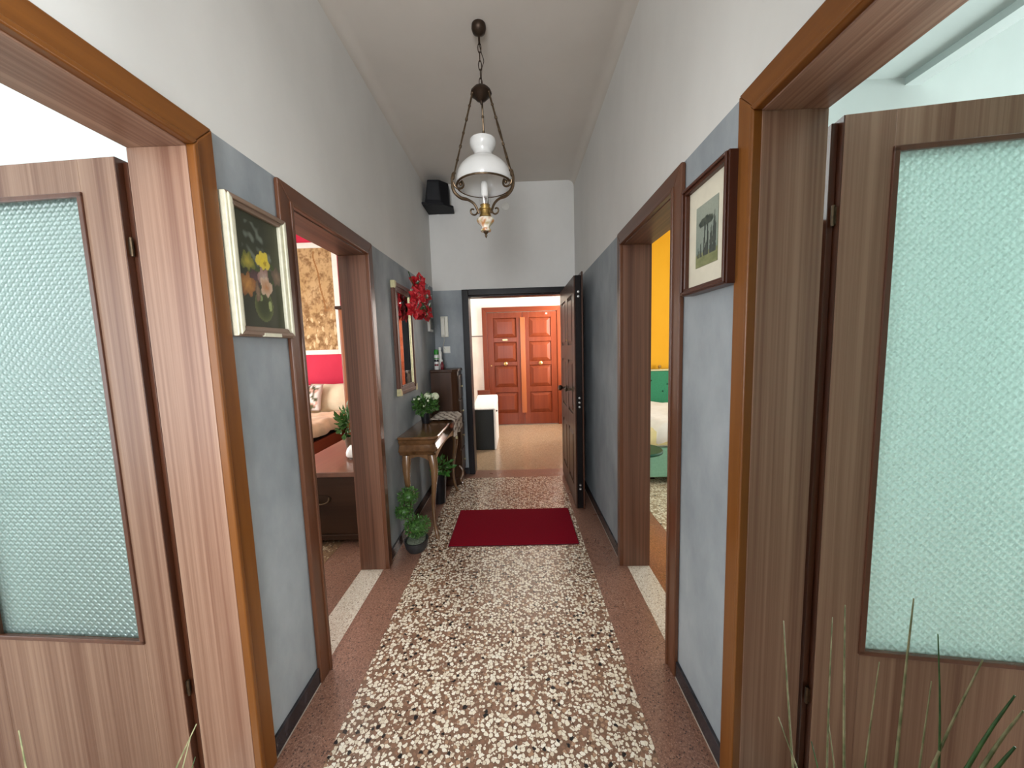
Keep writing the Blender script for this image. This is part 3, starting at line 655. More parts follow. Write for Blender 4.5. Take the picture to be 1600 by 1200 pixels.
for z in (.99, .95, 1.955, 1.915, .235, .20): share('lock_bolt', b0, lf, (.54, LY0, z), (PI/2, 0, 0))

# red double door across the landing
t = thing('door_6', 'red mahogany double door with raised panels across the stair landing', 'door', kind='structure')
X0, X1, ZT, YF = -.555, .765, 2.165, 6.999
for pts, m in (([(X0-.09, 0), (X0, 0), (X0, ZT), (X0-.09, ZT+.09)], 'red_wood'), ([(X1, 0), (X1+.09, 0), (X1+.09, ZT+.09), (X1, ZT)], 'red_wood'), ([(X0, ZT), (X1, ZT), (X1+.09, ZT+.09), (X0-.09, ZT+.09)], 'red_wood_x')):
    bm = bmesh.new(); prism(bm, [(x, YF, z) for x, z in pts], (0, -.045, 0)); obj('casing', bm, m, t, bevel=.006, seg=3)
mid = (X0+X1)/2+.01
for li, (a, b2) in enumerate(((X0+.002, mid-.002), (mid+.002, X1-.002))):
    e = bpy.data.objects.new('leaf', None); C.objects.link(e); e.parent = t
    st = .115; zr = [.014, .235, .64, .74, 1.155, 1.225, 1.60, 1.685, 2.05, 2.155]
    bm = bmesh.new()
    bx(bm, a, a+st, YF-.03, YF, zr[0], zr[-1]); bx(bm, b2-st, b2, YF-.03, YF, zr[0], zr[-1])
    for k in range(0, 10, 2): bx(bm, a+st, b2-st, YF-.03, YF, zr[k], zr[k+1])
    obj('leaf_frame', bm, 'red_wood', e, bevel=.003)
    for k in range(1, 9, 2):
        x0, x1, q0, q1 = a+st, b2-st, zr[k], zr[k+1]
        bm = bmesh.new()
        loft(bm, [[(x0, YF-.008, q0), (x1, YF-.008, q0), (x1, YF-.008, q1), (x0, YF-.008, q1)], [(x0+.01, YF-.012, q0+.01), (x1-.01, YF-.012, q0+.01), (x1-.01, YF-.012, q1-.01), (x0+.01, YF-.012, q1-.01)], [(x0+.075, YF-.030, q0+.07), (x1-.075, YF-.030, q0+.07), (x1-.075, YF-.030, q1-.07), (x0+.075, YF-.030, q1-.07)]])
        obj('raised_panel', bm, 'red_wood', e)
    bm = bmesh.new(); lathe(bm, [(.026, 0), (.026, .006), (.012, .012), (.012, .03), (.034, .045), (.036, .06), (.024, .075), (.001, .08)], seg=16)
    obj('door_knob', bm, 'brass', e, smooth=True, loc=((a+b2)/2, YF-.03, 1.19), rot=(PI/2, 0, 0))
    obj('name_plate', box((a+b2)/2-.045+(.16*li), (a+b2)/2+.045-(.0 if not li else -.10), YF-.034, YF-.0305, 1.63 if not li else 2.10, 1.655 if not li else 2.125), 'white_plastic' if li else 'brass', e)
obj('cover_strip', box(mid-.045, mid+.045, YF-.048, YF-.0305, .235, 2.06), 'light_strip', t, bevel=.004)
bm = bmesh.new(); lathe(bm, [(.012, 0), (.012, .01), (.001, .012)], seg=12); obj('lock_cylinder', bm, 'brass', t, smooth=True, loc=(X0+.06, YF-.03, 1.16), rot=(PI/2, 0, 0))

# ------------------------------------------------------------------ pendant lamp
LPX, LPY = -.165, 2.262
t = thing('pendant_lamp', 'oil-lamp style pendant with milk glass shade and three bronze rods', 'lamp', (LPX, LPY, ZC))
def zz(z): return z-ZC
bm = bmesh.new(); lathe(bm, [(.040, zz(ZC)), (.042, zz(ZC-.018)), (.036, zz(ZC-.036)), (.018, zz(ZC-.048)), (.006, zz(ZC-.056)), (.006, zz(ZC-.10))], seg=20)
obj('ceiling_rose', bm, 'dark_iron', t, smooth=True)
bm = bmesh.new(); pts = []
for k in range(16):
    a = 2*PI*k/16; pts.append((.009*math.cos(a), 0, .027*math.sin(a)))
tube(bm, pts, .0026, 6, True); l0 = obj('chain_link', bm, 'dark_iron', t, smooth=True, loc=(0, 0, zz(3.20)))
for k in range(1, 5): share('chain_link', l0, t, (0, 0, zz(3.20-.046*k)), (0, 0, PI/2 if k % 2 else .2))
bm = bmesh.new(); tube(bm, smoothpath([(0, .004, zz(3.22)), (.012, .004, zz(3.17)), (.022, 0, zz(3.13)), (.010, 0, zz(3.09)), (.004, 0, zz(3.0))]), .0022, 6); obj('flex_cord', bm, 'dark_iron', t, smooth=True)
bm = bmesh.new(); lathe(bm, [(.006, zz(2.995)), (.022, zz(2.992)), (.044, zz(2.984)), (.060, zz(2.966)), (.062, zz(2.955)), (.052, zz(2.948)), (.040, zz(2.938)), (.030, zz(2.925)), (.010, zz(2.915)), (.006, zz(2.900))], seg=12)
obj('crown', bm, 'dark_iron', t, smooth=True)
ZR = 2.445
for ai in range(3):
    a = math.radians((90, 205, 331)[ai]); d = Vector((math.cos(a), math.sin(a), 0))
    top = d*.052+Vector((0, 0, zz(2.952))); bot = d*.180+Vector((0, 0, zz(ZR+.045)))
    bm = bmesh.new(); ax = (bot-top); s = Vector((-d.y, d.x, 0)); nseg = 3
    for k in range(nseg):
        p0 = top+ax*(k/nseg); p1 = top+ax*((k+1)/nseg)
        if k == 0: tube(bm, [p0, p1], .0055, 6)
        else:
            loop = []
            for q in range(14):
                th = 2*PI*q/14; c = (p0+p1)/2; loop.append(c+(p1-p0)*.47*math.cos(th)+s*.0085*math.sin(th)*(1.2 if abs(math.cos(th)) < .9 else 1))
            tube(bm, loop, .0036, 6, True)
        for w in (.02, .5, .98): ball(bm, p0+(p1-p0)*w, .0085, u=8, v=5)
    obj('suspension_rod', bm, 'bronze', t, smooth=True)
    # cast scroll arm from the ring down to the burner
    def P(r, z): return d*r+Vector((0, 0, zz(z)))
    bm = bmesh.new()
    tube(bm, smoothpath([P(.182, ZR+.05), P(.196, ZR+.01), P(.188, ZR-.05), P(.150, ZR-.082), P(.105, ZR-.088), P(.070, ZR-.105), P(.050, ZR-.135), P(.040, ZR-.158)], 5), [.0075]*8+[.0095]*12+[.0075]*16, 7)
    sc = []
    for k in range(18):
        th = k/17*2.2*PI; rr = .036*(1-k/22); sc.append(P(.152-rr*math.cos(th+PI), ZR-.004+rr*math.sin(th+PI)))
    tube(bm, sc, .006, 6)
    sc = []
    for k in range(14):
        th = k/13*1.7*PI; rr = .026*(1-k/20); sc.append(P(.075-rr*math.cos(th), ZR-.148-rr*math.sin(th)))
    tube(bm, sc, .0052, 6)
    ball(bm, P(.146, ZR-.004), .012, .8, .8, 1.2, 8, 6); ball(bm, P(.188, ZR+.03), .016, .7, .7, 1.3, 8, 6)
    obj('scroll_arm', bm, 'bronze', t, smooth=True)
bm = bmesh.new(); tube(bm, [(.163*math.cos(2*PI*k/48), .163*math.sin(2*PI*k/48), zz(ZR+.004)) for k in range(48)], .0055, 8, True)
obj('shade_ring', bm, 'bronze', t, smooth=True)
bm = bmesh.new()
outer = [(.157, 2.446), (.164, 2.462), (.165, 2.485), (.158, 2.515), (.143, 2.545), (.118, 2.572), (.090, 2.592), (.066, 2.606), (.054, 2.618), (.052, 2.630), (.060, 2.648), (.071, 2.664), (.077, 2.684), (.075, 2.702)]
inner = [(r-.004, z) for r, z in outer[::-1]]
rings = outer+inner
vs = [[bm.verts.new((r*math.cos(2*PI*k/40), r*math.sin(2*PI*k/40), zz(z))) for k in range(40)] for r, z in rings]
for i in range(len(vs)):
    for j in range(40):
        n2 = (i+1) % len(vs); bm.faces.new((vs[i][j], vs[i][(j+1) % 40], vs[n2][(j+1) % 40], vs[n2][j]))
obj('glass_shade', bm, 'milk', t, smooth=True, label='white milk glass shade')
bm = bmesh.new(); lathe(bm, [(.015, zz(2.385)), (.021, zz(2.39)), (.022, zz(2.40)), (.022, zz(2.455)), (.016, zz(2.47)), (.001, zz(2.474))], seg=18); obj('bulb', bm, 'bulb', t, smooth=True)
bm = bmesh.new()
for k in range(3):
    a = 2*PI*k/3; tube(bm, [(.010*math.cos(a), .010*math.sin(a), zz(2.335)), (.014*math.cos(a), .014*math.sin(a), zz(2.388))], .0030, 6)
obj('bulb_base', bm, 'steel', t, smooth=True)
bm = bmesh.new(); lathe(bm, [(.028, zz(2.336)), (.036, zz(2.36)), (.036, zz(2.385)), (.027, zz(2.42)), (.024, zz(2.50)), (.024, zz(2.60))], seg=20, caps=False); obj('chimney', bm, 'glass', t, smooth=True, label='clear glass chimney')
bm = bmesh.new(); lathe(bm, [(.020, zz(2.265)), (.036, zz(2.272)), (.034, zz(2.282)), (.031, zz(2.288)), (.031, zz(2.308)), (.036, zz(2.312)), (.036, zz(2.320)), (.026, zz(2.324)), (.026, zz(2.336)), (.030, zz(2.340))], seg=24); obj('burner', bm, 'brass', t, smooth=True)
bm = bmesh.new(); lathe(bm, [(.014, zz(2.186)), (.030, zz(2.190)), (.031, zz(2.198)), (.024, zz(2.206)), (.024, zz(2.216)), (.034, zz(2.228)), (.048, zz(2.240)), (.053, zz(2.252)), (.048, zz(2.262)), (.030, zz(2.268)), (.02, zz(2.270))], seg=24)
o = obj('porcelain_font', bm, 'porcelain', t, smooth=True, label='cream porcelain with orange flowers')
def porc(co):
    n = nz(co.x*45, co.y*45, co.z*45); n2 = nz(co.x*60+9, co.y*60, co.z*60)
    c = (.82, .77, .66)
    if n > .05: c = mixc(c, (.55, .22, .07), (n-.05)*3)
    if n2 > .15: c = mixc(c, (.42, .36, .14), (n2-.15)*3)
    return c
color_mesh(o, porc)
bm = bmesh.new(); lathe(bm, [(.018, zz(2.187)), (.012, zz(2.180)), (.006, zz(2.172)), (.008, zz(2.165)), (.004, zz(2.156)), (.001, zz(2.150))], seg=12); obj('finial', bm, 'bronze', t, smooth=True)

# ------------------------------------------------------------------ pictures on the walls
def flower_art(u, v):
    bgc = mixc((.022, .024, .014), (.050, .055, .030), .5+.5*nz(u*3, v*3, 1)); bgc = mixc(bgc, (.085, .085, .045), max(0, u-.62)*1.6)
    c = bgc
    n = nz(u*9, v*13, 3)
    if .55 < v < .93 and abs(u-.45) < .36*(1-(v-.55)) and n > .05: c = mixc(c, (.13, .15, .12), min(1, (n-.05)*2.6))     # pale foliage
    if .42 < v < .62 and abs(u-.5) < .4 and n < -.12: c = mixc(c, (.05, .08, .02), .8)
    d = ((u-.52)/.21)**2+((v-.205)/.145)**2                                                     # green glass vase
    if d < 1: c = mixc((.035, .045, .015), (.11, .13, .045), (d**2)); 
    if ((u-.66)/.04)**2+((v-.21)/.05)**2 < 1: c = (.28, .33, .13)
    if ((u-.44)/.05)**2+((v-.27)/.03)**2 < 1: c = (.20, .26, .10)
    def bloom(cx, cy, rx, ry, c1, c2, s):
        nonlocal c
        dd = math.sqrt(((u-cx)/rx)**2+((v-cy)/ry)**2); ang = math.atan2(v-cy, u-cx)
        e = dd+.16*math.sin(ang*5+s)+.18*nz(u*14, v*18, s)
        if e < 1: c = mixc(c1, c2, min(1, dd+.35*nz(u*22, v*26, s+5)))
    bloom(.36, .44, .15, .07, (.10, .05, .055), (.06, .035, .035), 2)
    bloom(.88, .50, .12, .085, (.22, .15, .10), (.10, .07, .05), 3)
    bloom(.56, .47, .13, .075, (.42, .32, .26), (.26, .15, .13), 1)
    bloom(.20, .37, .16, .095, (.50, .24, .06), (.24, .10, .035), 4)
    bloom(.60, .385, .14, .085, (.40, .17, .06), (.50, .36, .26), 5)
    bloom(.24, .575, .14, .075, (.40, .33, .05), (.13, .14, .03), 6)
    bloom(.58, .62, .155, .078, (.66, .50, .03), (.58, .46, .06), 7)
    bloom(.62, .60, .04, .025, (.32, .20, .02), (.45, .33, .03), 8)
    bloom(.40, .32, .05, .09, (.25, .16, .10), (.12, .08, .05), 9)
    return c
def frame_rect(name_v, name_h, parent, xw, s, y0, y1, z0, z1, w, depth, mv, mh, bev=.004):
    """rectangular frame on a side wall: members with mitred ends and a stepped profile"""
    for pts, m in (([(y0, z0), (y0+w, z0+w), (y0+w, z1-w), (y0, z1)], mv), ([(y1-w, z0+w), (y1, z0), (y1, z1), (y1-w, z1-w)], mv), ([(y0, z0), (y1, z0), (y1-w, z0+w), (y0+w, z0+w)], mh), ([(y0+w, z1-w), (y1-w, z1-w), (y1, z1), (y0, z1)], mh)):
        bm = bmesh.new(); prism(bm, [(xw, y, z) for y, z in pts], (s*depth, 0, 0)); fr = obj('frame_member', bm, m, parent, bevel=bev, seg=2)
        c = sum((Vector((0, y, z)) for y, z in pts), Vector())/4
        bm = bmesh.new(); mid = Vector((0, (y0+y1)/2, (z0+z1)/2))
        inner = [p for p in pts if (abs(p[0]-y0) > 1e-6 and abs(p[0]-y1) > 1e-6)]; outer = [p for p in pts if p not in inner]
        a0, a1 = inner; b0, b1 = (outer if (Vector(outer[0])-Vector(a0)).length < (Vector(outer[1])-Vector(a0)).length else outer[::-1])
        lerp = lambda p, q, k: (p[0]+(q[0]-p[0])*k, p[1]+(q[1]-p[1])*k)
        pp = [lerp(a0, b0, .42), lerp(a1, b1, .42), lerp(a1, b1, .85), lerp(a0, b0, .85)]
        prism(bm, [(xw+s*depth, y, z) for y, z in pp], (s*.008, 0, 0)); obj('frame_moulding', bm, m, fr, bevel=.003)
# left: bouquet in a cream frame
t = thing('flower_painting', 'dark flower still life in a cream frame on the left wall', 'picture', (XL, 1.349, 1.79))
FY, FZ = 1.335, 1.79
frame_rect('', '', t, .001, 1, -.150, .150, -.232, .232, .036, .034, 'cream_frame', 'frame_shade_brown')
picture_mesh('canvas', 'paint', flower_art, t, (.022, -.116, -.198), (0, 1, 0), (0, 0, 1), .232, .396, 70, 96, .012)
obj('backing_board', box(.001, .009, -.12, .12, -.2, .2), 'frame_shade_brown', t)
obj('title_tag', box(.035, .0445, -.04, .055, -.231, -.218), 'cream_frame', t, label='small cream tag')
# right: umbrella pine print, dark wood frame, wide mat
def pine_art(u, v):
    sky = mixc((.17, .22, .19), (.30, .33, .27), v+.25*nz(u*3, v*4, 1))
    c = sky
    if v < .22+.03*nz(u*6, 0, 2): c = mixc((.13, .15, .06), (.26, .27, .13), .5+.6*nz(u*4, v*14, 3))
    if abs(u-.42-.12*(v-.5)) < .028 and .18 < v < .68: c = (.035, .042, .035)
    if abs(u-.56+.05*(v-.5)) < .032 and .16 < v < .68: c = (.028, .036, .030)
    for cx, w, top in ((.72, .07, .62), (.86, .08, .80), (.24, .06, .44), (.50, .16, .40), (.12, .06, .36)):
        if v > .15 and v < top and abs(u-cx) < w*min(1, (top-v)*3.5)*(1+.3*nz(u*12, v*12, 4)): c = mixc((.035, .045, .038), (.075, .085, .07), .5+.5*nz(u*10, v*10, 5))
    e = ((u-.48)/.33)**2+((v-.70)/.085)**2
    if e+.35*nz(u*9, v*9, 6) < 1 and v > .635: c = mixc((.03, .042, .034), (.085, .10, .075), .4+.6*nz(u*12, v*14, 7))
    return c
t = thing('landscape_print', 'pine tree landscape print in a dark wooden frame on the right wall', 'picture', (XR, 1.280, 1.858))
frame_rect('', '', t, -.001, -1, -.150, .150, -.192, .192, .024, .046, 'pic_wood', 'pic_wood', .003)
obj('mat_board', box(-.020, -.030, -.128, .128, -.170, .170), 'mat_board', t)
picture_mesh('print', 'paint', pine_art, t, (-.0325, .070, -.105), (0, -1, 0), (0, 0, 1), .140, .205, 44, 60, .002)
obj('backing_board', box(-.001, -.012, -.128, .128, -.170, .170), 'pic_wood', t)

# ------------------------------------------------------------------ mirror
t = thing('wall_mirror', 'tall wood-framed mirror with brass corners above the console table', 'mirror', (XL, 3.045, 1.585))
frame_rect('', '', t, .001, 1, -.235, .235, -.442, .442, .062, .024, 'mirror_wood', 'mirror_wood', .004)
obj('mirror_glass', box(.012, .018, -.175, .175, -.382, .382), 'mirror', t)
for a0, a1, b0, b1 in ((-.173, -.160, -.380, .380), (.160, .173, -.380, .380), (-.160, .160, -.380, -.367), (-.160, .160, .367, .380)):
    obj('inner_fillet', box(.0185, .027, a0, a1, b0, b1), 'dull_brass' if a0 > .1 else 'mirror_wood', t, bevel=.002)
for sy in (-1, 1):
    for sz in (-1, 1):
        bm = bmesh.new(); prism(bm, [(.030, sy*.236, sz*.443), (.030, sy*.196, sz*.443), (.030, sy*.200, sz*.418), (.030, sy*.212, sz*.395), (.030, sy*.236, sz*.385)], (.006, 0, 0)); bx(bm, .002, .034, sy*.2352, sy*.238, sz*.388, sz*.444)
        obj('brass_corner', bm, 'dull_brass', t, bevel=.001)
# bunch of artificial poinsettias hung over the mirror's upper corner
t = thing('poinsettia_bunch', 'red artificial poinsettias hanging over the upper corner of the mirror', 'flowers', (XL, 3.30, 1.95))
rng = random.Random(4)
spots = [(.095, .02, .145, .10), (.105, .16, .05, .10), (.115, -.12, -.005, .095), (.10, -.17, -.115, .085), (.12, .015, -.12, .10), (.11, .17, -.105, .09), (.12, -.01, .03, .07), (.10, .08, -.04, .08)]
for i, (x, y, z, r) in enumerate(spots):
    bm = bmesh.new(); nn = Vector((.8, -.55+rng.uniform(-.3, .3), rng.uniform(-.2, .3)))
    petals(bm, (0, 0, 0), nn, r, 6, .25, rng, .62); petals(bm, nn.normalized()*.008, nn, r*.68, 5, .45, rng, .62, .5); petals(bm, nn.normalized()*.014, nn, r*.4, 4, .7, rng, .6, 1.0)
    fo = obj('flower', bm, 'petal_red', t, loc=(x-.02, y, z))
    bm = bmesh.new()
    for k in range(4): ball(bm, nn.normalized()*.022+Vector((rng.uniform(-.007, .007),)*3), .004, u=6, v=4)
    obj('flower_heart', bm, 'dull_brass', fo)
    for k in range(3):
        bm = bmesh.new(); a = rng.uniform(0, 2*PI); petals(bm, (0, 0, 0), Vector((1, rng.uniform(-.5, .5), rng.uniform(-.5, .5))), .09, 1, .1, rng, .4, a); obj('leaf', bm, 'leaf_dark', t, loc=(x+.012, y+rng.uniform(-.04, .04), z+rng.uniform(-.03, .03)))
bm = bmesh.new(); tube(bm, smoothpath([(.06, -.19, .20), (.065, -.08, .10), (.06, .02, .0), (.06, .12, -.10), (.05, .16, -.13)]), .004, 6); tube(bm, smoothpath([(.06, .16, .06), (.06, .05, .03), (.06, -.05, .0), (.06, -.16, -.1)]), .003, 6); obj('stem', bm, 'leaf_dark', t, smooth=True)

# ------------------------------------------------------------------ wall devices
t = thing('alarm_panel', 'white wall panel with dark screen beside the mirror', 'control panel', (XL, 3.985, 1.775))
obj('housing', box(.001, .028, -.075, .075, -.085, .085), 'white_plastic', t, bevel=.006); obj('screen', box(.0285, .032, -.045, .060, -.060, .060), 'screen', t, bevel=.002)
t = thing('intercom_handset', 'cream intercom handset on the end wall above the light switch', 'intercom', (-.826, YB, 1.755))
obj('base', box(-.042, .042, -.022, -.001, -.118, .118), 'cream_plastic', t, bevel=.006)
bm = bmesh.new()
bx(bm, -.038, .010, -.050, -.023, -.110, -.045); bx(bm, -.038, .010, -.050, -.023, .045, .110); bx(bm, -.036, .008, -.058, -.038, -.1, .1); obj('handset', bm, 'cream_plastic', t, bevel=.007, seg=3)
bm = bmesh.new(); tube(bm, smoothpath([(-.01, -.012, -.12), (-.012, -.016, -.17), (-.025, -.016, -.22), (.0, -.012, -.265)]), .0035, 6); obj('cord', bm, 'cord', t, smooth=True)
t = thing('light_switch', 'small white switch plate under the intercom', 'switch', (-.815, YB, 1.490))
obj('plate', box(-.042, .042, -.010, -.001, -.040, .040), 'white_plastic', t, bevel=.004)
for k in (-1, 1): obj('rocker', box(k*.019-.016, k*.019+.016, -.014, -.0105, -.028, .028), 'cream_plastic', t, bevel=.002)
for x, z, lab in ((-.845, 3.035, 'white round cover plate under the black speaker'), (-.082, 3.062, 'white round cover plate behind the pendant lamp')):
    bm = bmesh.new(); lathe(bm, [(.042, 0), (.042, .006), (.034, .010), (.001, .011)], seg=24); tag(obj('cover_plate', bm, 'white_plastic', smooth=True, loc=(x, YB-.0005, z), rot=(PI/2, 0, 0)), lab, 'cover plate', 'round cover plates on the end wall')
# speaker on a corner plate near the ceiling
t = thing('corner_speaker', 'black speaker on a plate in the ceiling corner above the mirror', 'speaker', (XL, 4.03, 3.0))
bm = bmesh.new(); prism(bm, [(.002, -.10, 0), (.22, -.06, 0), (.31, .04, 0), (.29, .215, 0), (.002, .215, 0)], (0, 0, .022)); obj('bracket_plate', bm, 'black_plastic', t, bevel=.003)
bm = bmesh.new(); loft(bm, [[(.03, -.07, .0225), (.20, -.045, .0225), (.27, .04, .0225), (.25, .205, .0225), (.03, .205, .0225)], [(.06, -.05, .26), (.18, -.04, .26), (.26, .05, .26), (.25, .205, .26), (.06, .205, .26)]]); sp_ = obj('cabinet', bm, 'black_plastic', t, bevel=.006)
bm = bmesh.new(); prism(bm, [(.052, -.071, .05), (.188, -.051, .05), (.176, -.046, .235), (.066, -.060, .235)], (0, -.004, 0)); obj('grille', bm, 'screen', sp_)

# ------------------------------------------------------------------ console table
CX0, CX1, CY0, CY1, CZ = XL+.006, -.640, 2.745, 3.745, .830
t = thing('console_table', 'carved walnut console table with curved legs against the left wall', 'table', (CX0, CY0, 0))
def rr(off, z, rad=.05):
    """plan outline, straight at the wall, rounded at the front, grown by off"""
    x1 = CX1-CX0+off; y0 = -off; y1 = CY1-CY0+off; p = [(0, y0, z)]
    for k in range(5): a = -PI/2+PI/2*k/4; p.append((x1-rad+rad*math.cos(a), y0+rad+rad*math.sin(a), z))
    for k in range(5): a = PI/2*k/4; p.append((x1-rad+rad*math.cos(a), y1-rad+rad*math.sin(a), z))
    p.append((0, y1, z)); return p
bm = bmesh.new(); loft(bm, [rr(-.004, CZ-.024), rr(.006, CZ-.018), rr(.008, CZ-.008), rr(.002, CZ)]); obj('tabletop', bm, 'walnut', t, smooth=True)
bm = bmesh.new(); loft(bm, [rr(o, z) for o, z in ((-.030, .680), (-.026, .690), (-.016, .702), (-.002, .713), (.0, .722), (-.020, .741), (-.028, .758), (-.012, .780), (-.006, .796), (-.016, .8055))]); obj('apron', bm, 'walnut', t, smooth=True, label='bowed moulded apron')
def skirt(p0, p1, nrm):
    bm = bmesh.new(); p0 = Vector(p0); p1 = Vector(p1); n = 14; top = []; bot = []
    for k in range(n+1):
        u = k/n; p = p0.lerp(p1, u); arch = math.sin(PI*u)**.6; q = .677-.075*(1-arch)
        top.append(p+Vector((0, 0, .6799))); bot.append(p+Vector((0, 0, q-.012)))
    poly = top+bot[::-1]
    prism(bm, poly, Vector(nrm)*.018); return bm
wx, wy = CX1-CX0, CY1-CY0
obj('skirt', skirt((.03, .028, 0), (wx-.05, .028, 0), (0, 1, 0)), 'walnut_z', t); obj('skirt', skirt((.03, wy-.028, 0), (wx-.05, wy-.028, 0), (0, -1, 0)), 'walnut_z', t); obj('skirt', skirt((wx-.033, .06, 0), (wx-.033, wy-.06, 0), (-1, 0, 0)), 'walnut_z', t)
def cabriole(dx, dy):
    bm = bmesh.new(); rings = []
    prof = [(.6795, .000, .040), (.62, .014, .042), (.56, .026, .036), (.48, .020, .029), (.38, .003, .024), (.28, -.010, .020), (.18, -.012, .017), (.10, -.004, .016), (.05, .012, .018), (.02, .024, .021), (.0, .026, .020)]
    for z, o, w in prof:
        c = Vector((dx*o*.8, dy*o*.8, z)); rings.append([(c.x+w*.8*math.copysign(abs(math.cos(a))**.7, math.cos(a)), c.y+w*.8*math.copysign(abs(math.sin(a))**.7, math.sin(a)), z) for a in [2*PI*k/12 for k in range(12)]])
    loft(bm, rings); return bm
obj('leg', cabriole(1, -1), 'walnut_z', t, smooth=True, loc=(wx-.052, .040, 0)); obj('leg', cabriole(1, 1), 'walnut_z', t, smooth=True, loc=(wx-.052, wy-.040, 0))
obj('leg', cabriole(.0, -1), 'walnut_z', t, smooth=True, loc=(.050, .040, 0)); obj('leg', cabriole(.0, 1), 'walnut_z', t, smooth=True, loc=(.050, wy-.040, 0))
# cloth draped over the far corner of the console
t0 = thing('draped_cloth', 'beige patterned cloth draped over the far corner of the console', 'cloth', (-.70, 3.52, CZ))
nu, nv = 34, 34; vs = []; cols = []
for j in range(nv+1):
    for i in range(nu+1):
        u, v = i/nu, j/nv
        s = -.13+u*.36; y = -.20+v*.40+.03*nz(u*3, v*3, 2)
        over = s-(CX1+.70+.014)
        fold = .012*math.sin(v*20+u*3)+.010*nz(u*5, v*7, 1)
        if over < 0: x, z = s, .008+.02*abs(nz(u*4, v*6, 3))+max(0, fold)*.6
        else: x, z = CX1+.70+.016+.010+abs(fold)*1.2+.012*math.sin(v*14), .010-over*1.0+.012*nz(u*4, v*3, 8)
        if over < 0: z += .010*min(1, -over*20)*0+.004
        vs.append((x, y, z))
        k = nz(u*8, v*8, 7); stripe = math.sin((u*1.2+v*.8)*26)
        c = mixc((.50, .42, .34), (.62, .56, .48), .5+k)
        if stripe > .72: c = (.11, .07, .06)
        cols.append(c)
me = bpy.data.meshes.new('cloth'); me.from_pydata(vs, [], [(j*(nu+1)+i, j*(nu+1)+i+1, (j+1)*(nu+1)+i+1, (j+1)*(nu+1)+i) for j in range(nv) for i in range(nu)])
ca = me.color_attributes.new('Col', 'FLOAT_COLOR', 'POINT')
for i, c in enumerate(cols): ca.data[i].color = (*c, 1)
for p in me.polygons: p.use_smooth = True
me.materials.append(MT['cloth_print']); o = bpy.data.objects.new('cloth', me); C.objects.link(o); o.parent = t0
md = o.modifiers.new('thick', 'SOLIDIFY'); md.thickness = .004; md.offset = 1
bm = bmesh.new(); lathe(bm, [(.004, .03), (.008, .024), (.006, .018), (.011, .0), (.012, -.022), (.009, -.024)], seg=10); obj('tassel', bm, 'dull_brass', t0, smooth=True, loc=(.098, -.10, -.165))
# potted white flowers on the console
def pot(bm, r0, r1, h, th=.004, seg=24):
    lathe(bm, [(r0*.6, 0), (r0, .001), (r1, h-.006), (r1*1.04, h-.005), (r1*1.04, h), (r1-th, h), (r0-th, .012), (.001, .012)], seg=seg)
t = thing('potted_white_flowers', 'white flowers with green leaves in a black pot on the console', 'plant', (-.852, 3.27, CZ))
bm = bmesh.new(); pot(bm, .032, .044, .10); obj('pot', bm, 'pot_black', t, smooth=True)
rng = random.Random(7)
bm = bmesh.new(); lathe(bm, [(.039, .082), (.001, .086)], seg=16); obj('soil', bm, 'soil', t)
bm = bmesh.new(); leaves(bm, (.0, 0, .175), .135, 520, .038, rng, .8, 1.15, .62, .35, .3); obj('foliage', bm, 'leaf', t, kind='stuff')
for x, y, z, r in ((.10, -.005, .245, .036), (.035, -.03, .25, .034), (-.02, .05, .235, .03), (.075, .07, .225, .03)):
    bm = bmesh.new(); rg = random.Random(int(x*1000)+50)
    for k in range(46):
        d = Vector((rg.gauss(0, 1), rg.gauss(0, 1), rg.gauss(0, 1)+.3)).normalized(); petals(bm, d*r*.8, d, r*.5, 4, .15, rg, .8)
    fo = obj('flower_head', bm, 'petal_white', t, loc=(x, y, z))
    bm = bmesh.new(); tube(bm, [(0, 0, .08), (x*.6, y*.6, .16), (x, y, z)], .0022, 5); obj('stem', bm, 'leaf', t)
bm = bmesh.new()
for k in range(30):
    a = rng.uniform(0, 2*PI); q = rng.uniform(.03, .125); p = Vector((math.cos(a)*q*.8, math.sin(a)*q*1.1, rng.uniform(.12, .24))); petals(bm, p, (math.cos(a)*.6+.2, math.sin(a)*.6-.4, .6), .012, 5, .2, rng, .9)
obj('small_blossoms', bm, 'petal_white', t, kind='stuff')

# ------------------------------------------------------------------ tall cabinet in the corner
t = thing('tall_cabinet', 'narrow dark wood cabinet with canted corner in the hallway corner', 'cabinet', (-.932, 3.87, 0))
pl = [(0, 0), (.222, 0), (.275, .075), (.275, .345), (0, .345)]
bm = bmesh.new(); prism(bm, [(x, y, .08) for x, y in pl], (0, 0, 1.172)); obj('body', bm, 'cabinet', t, bevel=.003)
bm = bmesh.new(); prism(bm, [((x+.0 if x == 0 else x+.014), (y-.012 if y < .2 else y), 1.2525) for x, y in pl], (0, 0, .028)); obj('top', bm, 'cabinet', t, bevel=.006, seg=3)
bm = bmesh.new(); prism(bm, [((x if x == 0 else x+.010), (y-.010 if y < .2 else y), .0) for x, y in pl], (0, 0, .0795)); obj('plinth', bm, 'cabinet', t, bevel=.006)
for k in range(4):
    dr = obj('drawer', box(.2755, .287, .085, .335, .11+k*.28, .37+k*.28), 'cabinet', t, bevel=.004)
    bm = bmesh.new(); lathe(bm, [(.006, 0), (.006, .01), (.012, .018), (.001, .024)], seg=10); obj('knob', bm, 'dull_brass', dr, smooth=True, loc=(.287, .21, .24+k*.28), rot=(0, PI/2, 0))
bm = bmesh.new(); tube(bm, smoothpath([(.262, .03, .22), (.300, .02, .17), (.292, .02, .11), (.276, .02, .07), (.30, .01, .025), (.318, .0, .016)]), [.012]*8+[.016]*10+[.011]*8, 8); obj('scroll_foot', bm, 'walnut_z', t, smooth=True)
